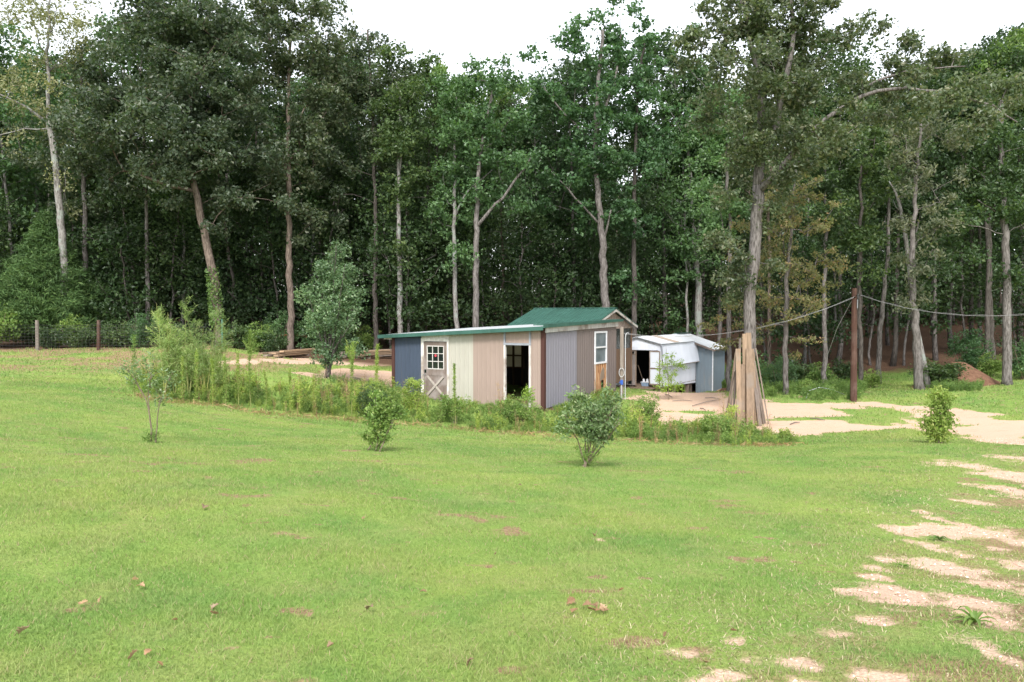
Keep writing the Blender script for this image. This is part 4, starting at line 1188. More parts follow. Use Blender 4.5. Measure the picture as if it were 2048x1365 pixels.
def px_path(pts, Y, dY=0.):
    n = len(pts)
    return np.array([P(x, y, Y + (dY * k / max(1, n - 1))) for k, (x, y) in enumerate(pts)])


def tree(label, Y, trunk, r0, r1, crowns, leaf='dark', bark='grey', limbs=(), ll=.165, lw=.11, per=215, cr=.72, dens=.34, zclear=None,
         name='tree', cat='tree', seed=1, flat=.65, group=None, rise=.45, shell=.42, tight=.24, sub=8, up=.7, droop=.25, limbleaf=.6):
    rng = np.random.default_rng(seed)
    bx, by = trunk[0]
    base = P(bx, by, Y); base[2] = g1(base[0], base[1])
    tp = px_path(trunk, Y); tp[0] = base - np.array((0, 0, .15))
    rr = np.linspace(0, 1, len(tp)); rad = r0 + (r1 - r0) * rr; 
    tp, rad = resample(tp, rad, .5)
    tp[1:-1] += rng.normal(size=(len(tp) - 2, 3)) * .03
    rad[0] *= 1.35
    main = [(tp, rad)]
    for lp, a, b, dY in limbs:
        q, qr = resample(px_path(lp, Y, dY), np.linspace(a, b, len(lp)), .45); q[1:-1] += rng.normal(size=(len(q) - 2, 3)) * .03
        main.append((q, qr))
    cent = []
    for c in list(crowns) + EXTRA.get(seed, []):
        cx, cy, rx, ry = c[:4]; dd = c[4] if len(c) > 4 else 1.0; yo = c[5] if len(c) > 5 else 0.
        s = ppm(Y); ax, az = rx / s, ry / s; ay = max(.9 * ax if len(c) < 7 else c[6], .8)
        n = max(3, int(dens * 1.2 * dd * 4.19 * ax * ay * az))
        cent.append(ell_points(n, P(cx, cy, Y + yo), (ax, ay, az), rng, shell))
    for q, qr in main:
        L0 = 0 if q is not tp else int(len(q) * .6)
        for k in range(max(L0, int(len(q) * .35)), len(q)):
            if rng.random() < limbleaf: cent.append(q[k:k + 1] + rng.normal(size=(1, 3)) * .45)
    cent = np.concatenate(cent)
    root = thing(name, label, cat, base, group)
    zc = base[2] + (zclear if zclear is not None else 1.5)
    skeleton(main, cent, rng, zc, rise=rise).build('trunk', BK[bark], root, smooth=True)
    pts = clump_leaves(cent, cr * rng.uniform(.75, 1.25, len(cent)), per, rng, sub, flat, tight)
    V, f = leaves(pts, ll, lw, rng, up, droop)
    mesh_np('crown', V, [f], LM[leaf], root)
    return root


# ------------------------------------------------------------------ the front row of trees
oak = tree('big oak with forked trunk and long arching limb, lumber leaned around its foot', 28.1,
           [(1499, 845), (1499, 690), (1503, 560), (1512, 470), (1516, 400), (1516, 372)], .205, .19,
           [(1500, 60, 150, 95, .9), (1585, 150, 95, 95, .9), (1745, 165, 85, 45, .9), (1860, 165, 75, 50, .9), (1960, 215, 75, 50, .95), (1440, 240, 75, 80, .8), (1610, 265, 85, 55, .8),
            (1462, 440, 45, 50, .8), (1700, 40, 75, 35, .5), (1845, 100, 55, 40, .6), (1420, 110, 70, 70, .7), (1640, 60, 60, 50, .8), (1530, 300, 80, 60, .8), (1470, 560, 35, 50, .4), (1560, -60, 170, 70, .5)],
           'oak', 'grey', limbs=[
               ([(1516, 380), (1521, 300), (1522, 232), (1526, 178)], .18, .15, .2), ([(1526, 178), (1512, 137), (1498, 68), (1481, 0), (1470, -60)], .12, .06, -.5),
               ([(1526, 178), (1526, 123), (1521, 34), (1520, -50)], .11, .05, .6), ([(1517, 385), (1535, 370), (1556, 343)], .13, .12, -.6),
               ([(1519, 330), (1538, 280), (1553, 239), (1567, 185), (1574, 123), (1591, 79), (1584, 20), (1580, -40)], .13, .05, -.9),
               ([(1556, 343), (1590, 300), (1640, 250), (1672, 222), (1712, 194), (1760, 178), (1815, 175), (1880, 182), (1940, 194), (2000, 220), (2035, 245)], .10, .02, -1.6),
               ([(1712, 196), (1730, 172), (1770, 155), (1800, 144), (1860, 135), (1930, 133)], .06, .02, -.4)],
           ll=.125, lw=.085, per=290, cr=.58, dens=.62, seed=11, name='oak_tree', cat='oak tree', zclear=5.2)

tree('leaning oak with ivy up its pale trunk and one broken bare limb', 38.5,
     [(441, 695), (437, 640), (425, 540), (402, 430), (388, 380), (374, 300), (366, 200), (362, 110), (358, 20)], .23, .07,
     [(330, 110, 150, 125), (195, 230, 105, 85), (480, 320, 110, 90, .9), (430, 60, 110, 95), (280, 290, 140, 80, .8), (400, 210, 130, 90), (330, 0, 140, 60, .8), (550, 350, 40, 60, .7), (220, 340, 80, 60, .5)],
     'oak', 'brown', limbs=[([(388, 382), (365, 378), (340, 370), (310, 362), (282, 350)], .10, .06, -1.2), ([(376, 300), (350, 250), (320, 215), (290, 175)], .08, .03, -.8), ([(370, 240), (395, 180), (410, 120)], .08, .03, -.5), ([(384, 360), (372, 345), (352, 325)], .07, .04, -.4)],
     ll=.165, lw=.11, per=250, seed=12, name='oak_tree', cat='oak tree', zclear=5.5)
tree('pale thin-leaved tree with lichened forked trunk at the top left', 41,
     [(135, 690), (122, 440), (112, 340), (100, 260), (97, 235)], .19, .13,
     [(70, 60, 110, 95, .8), (150, 90, 80, 100, .7), (20, 170, 80, 80, .7), (100, -20, 120, 50, .7)], 'pale', 'pale',
     limbs=[([(97, 238), (98, 200), (95, 120), (98, 30), (100, -40)], .11, .04, .5), ([(97, 245), (80, 232), (62, 222), (30, 200), (-10, 185)], .09, .03, -.8), ([(98, 258), (60, 258), (20, 265), (-20, 275)], .05, .02, -.6), ([(104, 260), (125, 243), (145, 235)], .06, .02, -.4)],
     ll=.14, lw=.08, per=95, dens=.3, seed=13, zclear=9.5, flat=.9)
tree('grey-trunked tree behind the pale one, low twiggy crown at the far left', 43.5, [(172, 690), (170, 430), (160, 240), (165, 100)], .15, .06, [(150, 330, 90, 90), (170, 200, 70, 80, .6), (30, 310, 60, 60, .7), (190, 430, 60, 40, .6)], 'oak', 'grey', seed=14, zclear=4.5)
tree('straight tall tree with its bare reddish trunk behind the rusty frame', 41.5, [(583, 700), (578, 520), (577, 400), (576, 250), (578, 60)], .18, .07, [(600, 60, 110, 120), (640, 190, 95, 110), (560, 200, 80, 90, .8), (575, 400, 35, 60, .5), (520, 60, 70, 110)], 'oak', 'brown', seed=15, zclear=9)
tree('tall tree peaking beside the bright sky, thin trunk left of the blue shed end', 44, [(752, 690), (750, 560), (751, 430), (745, 250), (735, 60)], .15, .05, [(690, 110, 70, 110), (740, 190, 70, 100), (800, 150, 60, 50, .7), (720, 290, 70, 60, .7)], 'oak', 'dark', seed=16, zclear=8)
tree('slim pale-trunked tree rising behind the left end of the flat shed roof', 42.5, [(803, 700), (798, 520), (797, 400), (797, 330), (801, 180)], .15, .06, [(810, 210, 65, 85), (845, 170, 30, 60, .7), (800, 300, 45, 40, .6), (800, 500, 28, 35, .7)], 'dark', 'pale', limbs=[([(799, 345), (808, 270), (812, 180)], .07, .04, .3)], seed=17, zclear=6.5)
tree('slim straight tree with a small low tuft, behind the middle of the flat roof', 42, [(914, 705), (910, 600), (908, 450), (909, 330), (912, 190)], .14, .05, [(925, 190, 70, 75), (900, 270, 55, 60, .8), (914, 520, 26, 22, .9), (905, 380, 40, 30, .5)], 'tulip', 'pale', limbs=[([(909, 440), (922, 400), (945, 370), (985, 340)], .06, .03, .5)], seed=18, zclear=5)
tree('tree with a long bare slanting fork, right of the slim straight one', 41, [(951, 705), (951, 600), (954, 460), (953, 400), (960, 300), (985, 180)], .18, .06, [(1000, 190, 75, 75), (960, 150, 60, 45, .8), (1030, 260, 50, 60, .7), (960, 300, 50, 50, .6)], 'tulip', 'grey', limbs=[([(953, 455), (985, 415), (1012, 385), (1040, 352), (1062, 315)], .10, .04, -.8)], seed=19, zclear=7.5)
tree('tall broad-leaved tree with bare side limb, directly behind the green roof', 44.5, [(1212, 700), (1209, 560), (1206, 480), (1196, 400), (1190, 330), (1194, 200), (1205, 60)], .24, .08,
     [(1120, 110, 75, 75, .55), (1190, 70, 60, 60, .6), (1240, 60, 60, 55, .55), (1150, 200, 70, 50, .6), (1220, 200, 70, 60, .6), (1190, 300, 80, 60, .8), (1210, 400, 60, 50, .7), (1090, 190, 45, 40, .6), (1140, 290, 60, 40, .6)], 'tulip', 'grey',
     limbs=[([(1200, 450), (1170, 415), (1145, 395), (1125, 365), (1100, 340)], .07, .03, -.8), ([(1193, 300), (1160, 255), (1120, 220), (1085, 170)], .08, .03, -.4), ([(1208, 480), (1216, 450), (1222, 420)], .07, .04, -.2), ([(1192, 270), (1225, 180), (1240, 110), (1240, 40)], .09, .03, .5)], ll=.19, lw=.15, per=150, cr=.62, dens=.34, seed=20, zclear=8)
tree('broad-leaved tree between the green roof and the white barn, thin crown against the sky', 46, [(1270, 700), (1268, 560), (1268, 450), (1270, 330), (1275, 200), (1290, 80)], .16, .06, [(1290, 110, 55, 90, .6), (1330, 90, 50, 60, .6), (1270, 230, 60, 70, .8), (1300, 330, 60, 60, .8), (1268, 560, 30, 50, .6)], 'tulip', 'dark', ll=.19, lw=.14, per=155, seed=21, zclear=5)
tree('pale-trunked tree forking low, directly behind the white barn roof', 50.5, [(1398, 720), (1398, 600), (1393, 540), (1389, 480), (1380, 360), (1374, 240)], .25, .07, [(1390, 240, 65, 110), (1345, 190, 50, 80, .7), (1400, 370, 50, 50, .7), (1380, 90, 60, 70, .6), (1345, 300, 40, 50, .6)], 'tulip', 'pale',
     limbs=[([(1392, 500), (1402, 450), (1405, 400), (1402, 300), (1400, 180)], .14, .05, .4), ([(1391, 555), (1375, 525), (1364, 495), (1358, 468)], .06, .03, -.8)], seed=22, zclear=7)
tree('thin grey tree just left of the big oak trunk', 39, [(1458, 770), (1458, 600), (1460, 440), (1452, 340), (1450, 200)], .12, .05, [(1450, 260, 55, 80, .7), (1470, 400, 35, 40, .5)], 'tulip', 'grey', seed=23, zclear=7)
tree('slender young oak with browning layered leaves at the yard edge', 34.5, [(1571, 788), (1570, 680), (1574, 560), (1580, 460), (1586, 390), (1592, 340)], .12, .03,
     [(1590, 380, 75, 45, 1), (1560, 460, 90, 40, 1), (1640, 430, 55, 45, .8), (1575, 540, 110, 35, 1), (1500, 500, 50, 40, .8), (1580, 620, 90, 40, .75), (1640, 520, 55, 40, .7), (1500, 600, 60, 40, .6), (1480, 690, 50, 25, .5), (1620, 690, 60, 30, .5), (1530, 660, 50, 30, .5), (1650, 590, 45, 35, .6), (1450, 640, 40, 30, .4)],
     'brown', 'grey', ll=.14, lw=.06, per=75, cr=.42, dens=1.7, seed=24, zclear=1.6, flat=.35, name='young_oak', cat='oak tree', rise=-.1, droop=.6)
tree('thin tree between the browning young oak and the utility pole', 41, [(1650, 765), (1648, 640), (1652, 480), (1650, 340)], .13, .06, [(1660, 330, 70, 80), (1640, 420, 45, 50, .6)], 'dark', 'grey', seed=25, zclear=7)
tree('dark straight tree directly behind the utility pole', 40, [(1722, 770), (1720, 640), (1720, 480), (1722, 330)], .12, .06, [(1715, 300, 75, 80), (1760, 360, 50, 50, .6)], 'dark', 'dark', seed=26, zclear=7)
tree('slanting grey tree right of the utility pole', 42, [(1756, 755), (1763, 640), (1776, 490), (1778, 330)], .14, .06, [(1790, 290, 70, 70), (1760, 230, 60, 50, .7)], 'dark', 'grey', seed=27, zclear=7)
tree('grey-leaved tree with drooping crown and swollen mossy foot, right of the pole', 36.5, [(1840, 784), (1834, 700), (1828, 620), (1824, 500), (1832, 380), (1842, 240)], .21, .05,
     [(1840, 290, 60, 70), (1870, 360, 60, 60, .9), (1830, 440, 55, 50, .9), (1850, 530, 65, 45, .9), (1815, 590, 45, 35, .7), (1880, 430, 45, 40, .7), (1800, 350, 45, 60, .7)], 'grey', 'grey', ll=.17, lw=.07, per=170, cr=.6, dens=.5, seed=28, zclear=3.6, droop=.8)
tree('thick straight tree with dark crown at the right edge of the picture', 37.5, [(2014, 776), (2014, 640), (2012, 500), (2008, 400), (2000, 330), (2004, 200)], .21, .09, [(2030, 300, 70, 80), (1990, 380, 50, 60, .8), (2060, 440, 40, 60, .7), (2030, 560, 30, 60, .5), (1960, 300, 60, 60, .8)], 'dark', 'grey', limbs=[([(2011, 440), (1985, 425), (1955, 400)], .05, .02, -.6), ([(2013, 470), (1970, 455), (1930, 450), (1908, 443)], .03, .01, -1.0)], seed=29, zclear=5)
tree('bright green tree filling the top right corner', 47, [(1985, 770), (1980, 600), (1978, 400), (1985, 200)], .16, .06, [(1990, 120, 65, 80), (2040, 110, 60, 70), (2010, 210, 90, 60, .9)], 'bright', 'dark', ll=.18, lw=.12, per=260, seed=30, zclear=9)
tree('round-topped bright tree below the open gap of sky', 49, [(865, 690), (866, 500), (870, 330), (880, 200)], .16, .06, [(920, 160, 65, 45), (880, 200, 50, 60, .9), (1000, 170, 55, 50, .9), (950, 230, 70, 60, .8)], 'bright', 'dark', ll=.18, lw=.12, per=260, seed=31, zclear=9)
# ivy on the leaning oak
lo = [o for o in bpy.data.objects if o.get('label', '').startswith('leaning oak')][0]
r = np.random.default_rng(40)
tpx = px_path([(441, 695), (437, 640), (425, 540)], 38.5); ivp = []
for k in range(1100):
    s = .30 + .7 * r.random() ** .9; q = tpx[0] * (1 - s) ** 2 + tpx[1] * 2 * s * (1 - s) + tpx[2] * s * s
    a = r.uniform(0, 2 * PI); rd = .26 * (1.1 - .35 * s) + r.random() * .12
    ivp.append(q + np.array((math.cos(a) * rd * .95 - .05, math.sin(a) * rd, r.normal() * .1)))
V, f = leaves(np.array(ivp), .11, .1, r, .1, .6); mesh_np('ivy', V, [f], LM['bright'], lo)
# dead snag
sb = G(1822, 772); sb = np.array((sb[0], 38.6, g1(sb[0], 38.6)))
sn = thing('dead_tree', 'bare dead tree with its broken top bent over, before the grey-leaved tree', 'dead tree', sb)
q, qr = resample(np.vstack([sb - EZ * .2, px_path([(1826, 620), (1815, 500), (1806, 440), (1797, 400), (1791, 378), (1778, 363)], 38.6)]), np.array((.14, .12, .1, .09, .07, .05, .025)), .4)
m = MB().tube(q, qr, 8); m.tube(px_path([(1803, 425), (1792, 415), (1786, 400)], 38.6, -.3), [.03, .02, .008], 5); m.build('trunk', BK['pale'], sn, smooth=True)

# ------------------------------------------------------------------ red cedar
cb = G(95, 702); cb = P(95, 702, 41.6); cb[2] = g1(cb[0], cb[1])
ce = thing('cedar_tree', 'broad dark green red cedar behind the wire fence at the left', 'cedar tree', cb)
r = np.random.default_rng(41)
hC = P(95, 424, 41.6)[2] - cb[2]
m = MB().tube([cb - EZ * .2, cb + EZ * hC * .5, cb + EZ * hC], [.17, .1, .02], 8); tips = []; axs = []
for k in range(230):
    s = (k + .5) / 230; zz_ = hC * (.06 + .93 * s); a = k * 2.39996; rr = 3.15 * (1 - s) ** 1.0 * r.uniform(.75, 1.1) + .12
    d = np.array((math.cos(a), math.sin(a), 0)); a0 = cb + EZ * (zz_ - .1 * rr); b0 = cb + EZ * (zz_ + .22 * rr) + d * rr
    mid = (a0 + b0) / 2 - EZ * .06 * rr
    if rr > .5: m.tube([a0, mid, b0], [.025, .018, .006], 4, cap=False)
    nL = int(60 + 300 * min(rr, 2.6))
    tt = r.random(nL) ** .7; pb2 = a0 * (1 - tt)[:, None] ** 2 + mid * (2 * tt * (1 - tt))[:, None] + b0 * (tt ** 2)[:, None]
    wv = (.10 + .30 * min(rr, 2) * (1 - tt * .65))[:, None]
    pq = pb2 + r.normal(size=(nL, 3)) * wv * np.array((1, 1, .55)) * .6
    tips.append(pq); axs.append(np.tile(d * .7 + EZ * .25, (nL, 1)))
m.build('trunk', BK['brown'], ce)
V, f = leaves(np.concatenate(tips), .21, .036, r, .3, .0, axis=np.concatenate(axs), ax_j=.55); mesh_np('crown', V, [f], LM['cedar'], ce)

# ------------------------------------------------------------------ the woods behind: prototypes, then copies
PROTO = []


def proto_tree(h, bare, r0, spread, leaf, bark, seed, n, per=78, ll=.22, lw=.15, low=4):
    rng = np.random.default_rng(seed)
    lean = rng.normal(size=2) * .6
    tp = np.array([(lean[0] * s * s + rng.normal() * .05, lean[1] * s * s + rng.normal() * .05, h * .92 * s - .2) for s in np.linspace(0, 1, 12)])
    rad = np.linspace(r0, .04, 12); rad[0] *= 1.3
    cent = []
    for k in range(n):
        s = rng.random() ** .8; z_ = h * (bare + (1 - bare) * s); rr = spread * math.sqrt(max(.06, 1 - ((s - .4) / .62) ** 2)) * rng.random() ** .5; a = rng.uniform(0, 2 * PI)
        cent.append((rr * math.cos(a) + lean[0] * .6, rr * math.sin(a) + lean[1] * .6, z_))
    for k in range(low):
        a = rng.uniform(0, 2 * PI); rr = rng.uniform(.5, 1.6); cent.append((rr * math.cos(a), rr * math.sin(a), h * rng.uniform(min(.1, bare * .5), bare)))
    cent = np.array(cent)
    root = thing('forest_tree', 'x', 'tree'); root['tall'] = h
    skeleton([(tp, rad)], cent, rng, h * .14).build('trunk', BK[bark], root, smooth=True)
    pts = clump_leaves(cent, .85 * rng.uniform(.75, 1.25, len(cent)), per, rng, 8, .6)
    V, f = leaves(pts, ll, lw, rng); mesh_np('crown', V, [f], LM[leaf], root)
    PROTO.append(root); return root


for q in [(19, .48, .15, 3.0, 'back', 'grey', 1, 95), (21, .52, .17, 3.2, 'back', 'grey', 2, 100), (17, .42, .12, 2.6, 'back', 'dark', 3, 80), (20, .55, .14, 2.8, 'oak', 'brown', 4, 90), (18, .38, .11, 2.5, 'tulip', 'pale', 5, 80), (22, .5, .19, 3.6, 'back', 'dark', 6, 120)]: proto_tree(*q)
UND = []
for q in [(5.5, .12, .045, 1.6, 'under', 'dark', 11, 30), (7.5, .2, .06, 1.9, 'under', 'dark', 12, 42), (4.0, .08, .035, 1.3, 'back', 'dark', 13, 20), (9, .3, .07, 2.0, 'back', 'grey', 14, 46)]:
    proto_tree(*q, per=80, ll=.18, lw=.12, low=2); u = PROTO.pop(); u.name = 'understory_tree'; u['category'] = 'young tree'; UND.append(u)
ZN = [('behind the red cedar and the wire fence', -99, 330), ('behind the leaning oak and the lumber stacks', 330, 780), ('behind the two flat and green shed roofs', 780, 1290), ('behind the white barn and the big oak', 1290, 1690), ('right of the utility pole', 1690, 9999)]
used = set()


SKY = ([-400, 0, 190, 230, 690, 740, 860, 880, 1080, 1100, 1240, 1330, 1640, 1660, 1720, 1940, 1990, 2048, 2400], [30, 50, 40, -100, -60, 110, 160, 190, 190, 130, 70, 20, 20, 120, 130, 120, 60, 60, 60])


def plant(lst, kind, x, y, rng, sc=(.85, 1.15)):
    px = 1024 + x / y * F
    zn = [z for z in ZN if z[1] <= px < z[2]]; zn = zn[0] if zn else ZN[0]
    k = int(rng.integers(len(lst))); p = lst[k]; k = p.name
    lab = (('one of the tall slim woodland trees ' if kind == 0 else 'one of the leafy young trees ') + zn[0])
    grp = ('tall woodland trees ' if kind == 0 else 'young understory trees ') + zn[0]
    loc = (x, y, g1(x, y)); rz = rng.uniform(0, 2 * PI); s = rng.uniform(*sc)
    if kind == 0: s = min(s, (CAMZ + (630 - np.interp(px, *SKY)) / F * y - loc[2]) / (p['tall'] + .3)); s = max(s, .45)
    key = (kind, k)
    if key in used: dup(p, loc, rz, s, lab, grp)
    else: used.add(key); p.location = loc; p.rotation_euler = (0, 0, rz); p.scale = (s,) * 3; p['label'] = lab; p['group'] = grp


r = np.random.default_rng(77); done = []
for px, Y in [(297, 43), (365, 45), (467, 44), (500, 46), (625, 47), (640, 50), (700, 48), (840, 48), (870, 52), (932, 50), (1008, 52), (1080, 51), (1105, 55), (1150, 49), (1180, 54), (1330, 52), (1375, 50), (1440, 52), (1540, 48), (1610, 50), (1680, 49), (1790, 47), (1870, 48), (1900, 55), (1945, 52), (1977, 46), (2040, 50), (30, 46), (80, 50), (230, 47), (-60, 45), (2110, 45)]:
    x = (px - 1024) / F * Y; plant(PROTO, 0, x, Y, r, (.82, 1.0)); done.append((x, Y))
k = 0
while k < 215:
    Y = 50 + 72 * r.random() ** 1.2; x = r.uniform(-.78, .78) * Y
    if min((x - a) ** 2 + (Y - b) ** 2 for a, b in done) < 2.6 ** 2: continue
    plant(PROTO, 0, x, Y, r, (.8, 1.02)); done.append((x, Y)); k += 1
for px, Y, kd in [(340, 44, 3), (420, 45, 1), (520, 46, 3), (560, 44, 1), (660, 46, 3), (720, 47, 1), (780, 46, 3), (850, 48, 3), (890, 46, 1), (970, 47, 3), (1040, 48, 3), (1110, 48, 1), (1160, 49, 3), (1250, 50, 3), (1310, 53, 3), (1350, 53, 1), (1440, 53, 3), (1530, 50, 3), (1620, 47, 1), (1740, 48, 3), (1810, 47, 3), (1930, 49, 3), (2030, 48, 1), (-20, 47, 3), (220, 47, 3), (270, 46, 1)]:
    x = (px - 1024) / F * Y; plant(UND[kd:kd + 1], 1, x, Y, r, (.9, 1.15)); done.append((x, Y))
k = 0
while k < 150:
    Y = 42.5 + 45 * r.random() ** 1.3; x = r.uniform(-.72, .72) * Y
    if -3 < x < 6 and Y < 46: continue
    if 6 <= x < 12 and Y < 52: continue
    if x > 10 and (Y < 66 or r.random() < .7): continue
    if x / Y > .0 and Y < 47: continue
    if min((x - a) ** 2 + (Y - b) ** 2 for a, b in done) < .9 ** 2: continue
    plant(UND, 1, x, Y, r, (.75, 1.2)); done.append((x, Y)); k += 1

k = 0
while k < 130:
    Y = 78 + 50 * r.random(); x = r.uniform(-.75, .78) * Y
    if r.random() < .5: x = r.uniform(.1, .75) * Y; Y = 85 + 40 * r.random()
    if min((x - a) ** 2 + (Y - b) ** 2 for a, b in done) < 1.2 ** 2: continue
    plant(UND, 1, x, Y, r, (1.3, 2.1)); done.append((x, Y)); k += 1
# ------------------------------------------------------------------ weeds
def arr_stem(p0, p1, bend, n):
    s = np.linspace(0, 1, n)[:, None]
    return p0 * (1 - s) ** 2 + ((p0 + p1) / 2 + bend) * 2 * s * (1 - s) + p1 * s ** 2


def weed_variant(rng, h, nst, spread, nl, ll, lw, up=.2):
    """leaves and stems of one bushy weed standing at the origin"""
    C = []; AX = []; m = MB()
    for _ in range(nst):
        a = rng.uniform(0, 2 * PI); e = np.array((math.cos(a), math.sin(a), 0)) * spread * rng.random() ** .6 + EZ * h * rng.uniform(.6, 1.05)
        st = arr_stem(np.array((rng.normal() * .04, rng.normal() * .04, -.03)), e, EZ * h * .15, 7)
        m.tube(st, np.linspace(.006, .002, 7), 3, cap=False)
        k = rng.random(nl) ** .7; q = np.stack([np.interp(k, np.linspace(0, 1, 7), st[:, d]) for d in range(3)], 1)
        b = rng.uniform(0, 2 * PI, nl); ax = np.stack([np.cos(b), np.sin(b), np.full(nl, .55)], 1)
        rad = (.03 + .09 * (1 - k))[:, None] * rng.random((nl, 1))
        C.append(q + ax * rad + rng.normal(size=(nl, 3)) * .03); AX.append(ax)
    V, f = leaves(np.concatenate(C), ll, lw, rng, up, 0., axis=np.concatenate(AX), ax_j=.4)
    return V, f, np.concatenate(m.v), np.concatenate(m.f[4])


def scatter(variants, X, Y, S, rng, name, lab, cat, leafmat, kind='stuff', stems=True, dz=0.):
    VV = []; FF = []; SV = []; SF = []; o = 0; so_ = 0
    Z = gz(X, Y)
    for x, y, z, s in zip(X, Y, Z, S):
        v = variants[int(rng.integers(len(variants)))]; a = rng.uniform(0, 2 * PI); c, sn_ = math.cos(a), math.sin(a)
        M = np.array(((c, -sn_, 0), (sn_, c, 0), (0, 0, 1))).T * s * np.array((1, 1, rng.uniform(.85, 1.2)))
        VV.append(v[0] @ M + (x, y, z + dz)); FF.append(v[1] + o); o += len(v[0])
        if stems: SV.append(v[2] @ M + (x, y, z + dz)); SF.append(v[3] + so_); so_ += len(v[2])
    V = np.concatenate(VV + SV); F_ = np.concatenate(FF + [q + o for q in SF])
    ob = mesh_np(name, V, [F_], leafmat)
    return props(ob, lab, cat, kind=kind)


def in_poly(poly, n, rng):
    poly = np.asarray(poly); lo, hi = poly.min(0), poly.max(0); xs = []; ys = []
    while sum(map(len, xs)) < n:
        x = rng.uniform(lo[0], hi[0], n); y = rng.uniform(lo[1], hi[1], n); k = sdpoly(x, y, poly) > 0
        xs.append(x[k]); ys.append(y[k])
    return np.concatenate(xs)[:n], np.concatenate(ys)[:n]


r = np.random.default_rng(91)
v1 = [weed_variant(r, .55, 7, .30, 20, .085, .026) for _ in range(6)]
v2 = [weed_variant(r, .75, 6, .22, 24, .11, .022, .1) for _ in range(5)]
SHG = np.array(SHED_XY)


def strip(n, seed, f):
    rr_ = np.random.default_rng(seed); x, y = in_poly(WEED, n, rr_)
    px = 1024 + x / y * F
    k = f(px, x, y, rr_); k &= sdpoly(x, y, SHED_XY) < -.12
    return x[k], y[k], px[k], rr_


def hgt(px, x, y):   # weeds stand tall at the left, low by the sand
    return np.interp(px, [250, 330, 430, 560, 700, 800, 880, 960, 1060, 1140, 1290, 1330, 1450, 1600], [.7, 1.0, .85, .68, .68, .62, .42, .6, .8, .55, .75, .5, .7, .5]) * (.1 + 1.75 * fbm(x * 1.1, y * 1.1, 131, 3) ** 1.5)


x, y, px, rr_ = strip(2600, 5, lambda px, x, y, q: np.ones(len(x), bool))
fe = np.clip(edge_line_dist(x, y, WEED_FRONT) / .7, .35, 1)
scatter(v1, x, y, hgt(px, x, y) * fe * rr_.uniform(.7, 1.15, len(x)), rr_, 'weeds', 'tangled low green weeds growing in the uncut strip before the patchwork shed', 'weeds', LM['weeddk'])
x, y, px, rr_ = strip(1500, 6, lambda px, x, y, q: (fbm(x * .6, y * .6, 141) + np.where(px < 760, .25, 0)) > .5)
fe = np.clip(edge_line_dist(x, y, WEED_FRONT) / .9, .3, 1)
scatter(v2, x, y, hgt(px, x, y) * fe * rr_.uniform(.7, 1.15, len(x)), rr_, 'weeds', 'tall yellow-green weeds in the left part of the uncut strip', 'weeds', LM['weed'])
# brown dead stems and tall grass among the weeds
v3 = [weed_variant(r, .95, 5, .16, 9, .13, .009, .0) for _ in range(4)]
x, y, px, rr_ = strip(220, 7, lambda px, x, y, q: fbm(x * .7, y * .7, 151) > .42)
scatter(v3, x, y, hgt(px, x, y) * rr_.uniform(.9, 1.6, len(x)), rr_, 'dry_weeds', 'dry brown stems standing among the green weeds', 'weeds', LM['straw'])
# dead grass under the front edge
n = 1800; q = WEED_FRONT; kk = r.integers(0, len(q) - 1, n); s = r.random((n, 1)); c = q[kk] * (1 - s) + q[kk + 1] * s + r.normal(size=(n, 2)) * .22
L = np.stack([r.normal(size=n), r.normal(size=n), np.abs(r.normal(size=n)) * .55], 1); L = unit(L)
V, f = leaves(np.stack([c[:, 0], c[:, 1], gz(c[:, 0], c[:, 1]) + r.random(n) * .10], 1), .22, .012, r, .2, 0., axis=L, ax_j=.1)
props(mesh_np('dead_grass', V, [f], LM['straw']), 'dead brown cut grass along the front edge of the weed strip', 'dead grass', kind='stuff')

# green weeds at the far side of the yard, round the pole, mound and barn
FAR = [(GP([(1432, 776), (1470, 778), (1480, 745), (1436, 742)]), 170, .95), (GP([(1475, 795), (1560, 799), (1640, 803), (1720, 800), (1735, 775), (1640, 765), (1520, 760), (1480, 770)]), 620, .85),
       (GP([(1512, 772), (1560, 776), (1560, 752), (1515, 752)]), 150, 1.3), (GP([(1850, 778), (1900, 784), (1960, 786), (1962, 772), (1900, 752), (1855, 756)]), 260, .7),
       (GP([(590, 768), (680, 770), (780, 775), (780, 768), (690, 764)]), 40, .5)]
xs = []; ys = []; ss = []
for pl, n, s in FAR:
    x, y = in_poly(pl, n, r); xs.append(x); ys.append(y); ss.append(s * r.uniform(.5, 1.15, n))
scatter(v1, np.concatenate(xs), np.concatenate(ys), np.concatenate(ss), r, 'weeds', 'green weeds along the far edge of the sand by the woods', 'weeds', LM['weeddk'])


# weeds on the mound
def bushy(name, label, cat, base, clumps, leaf, ll, lw, per, cr, stems, seed, group=None, flat=.8, tight=.34, up=.5, droop=.1, bark='twig', sub=7, r_leaf=.0028, rise=.8, axis_up=None, kst=4):
    """a small woody plant: stems = list of point lists, clumps = centres"""
    rng = np.random.default_rng(seed)
    root = thing(name, label, cat, base, group)
    main = []
    for st, a, b in stems:
        q, qr = resample(np.asarray(st, float), np.linspace(a, b, len(st)), .12); q[1:-1] += rng.normal(size=(len(q) - 2, 3)) * .008; main.append((q, qr))
    clumps = np.asarray(clumps)
    skeleton(main, clumps, rng, -99, r_leaf=r_leaf, rise=rise, k=kst).build('stems', BK[bark], root)
    pts = clump_leaves(clumps, cr * rng.uniform(.75, 1.25, len(clumps)), per, rng, sub, flat, tight)
    ax = None
    if axis_up is not None: ax = unit(rng.normal(size=(len(pts), 3)) + EZ * axis_up)
    V, f = leaves(pts, ll, lw, rng, up, droop, axis=ax); mesh_np('foliage', V, [f], LM[leaf], root)
    return root


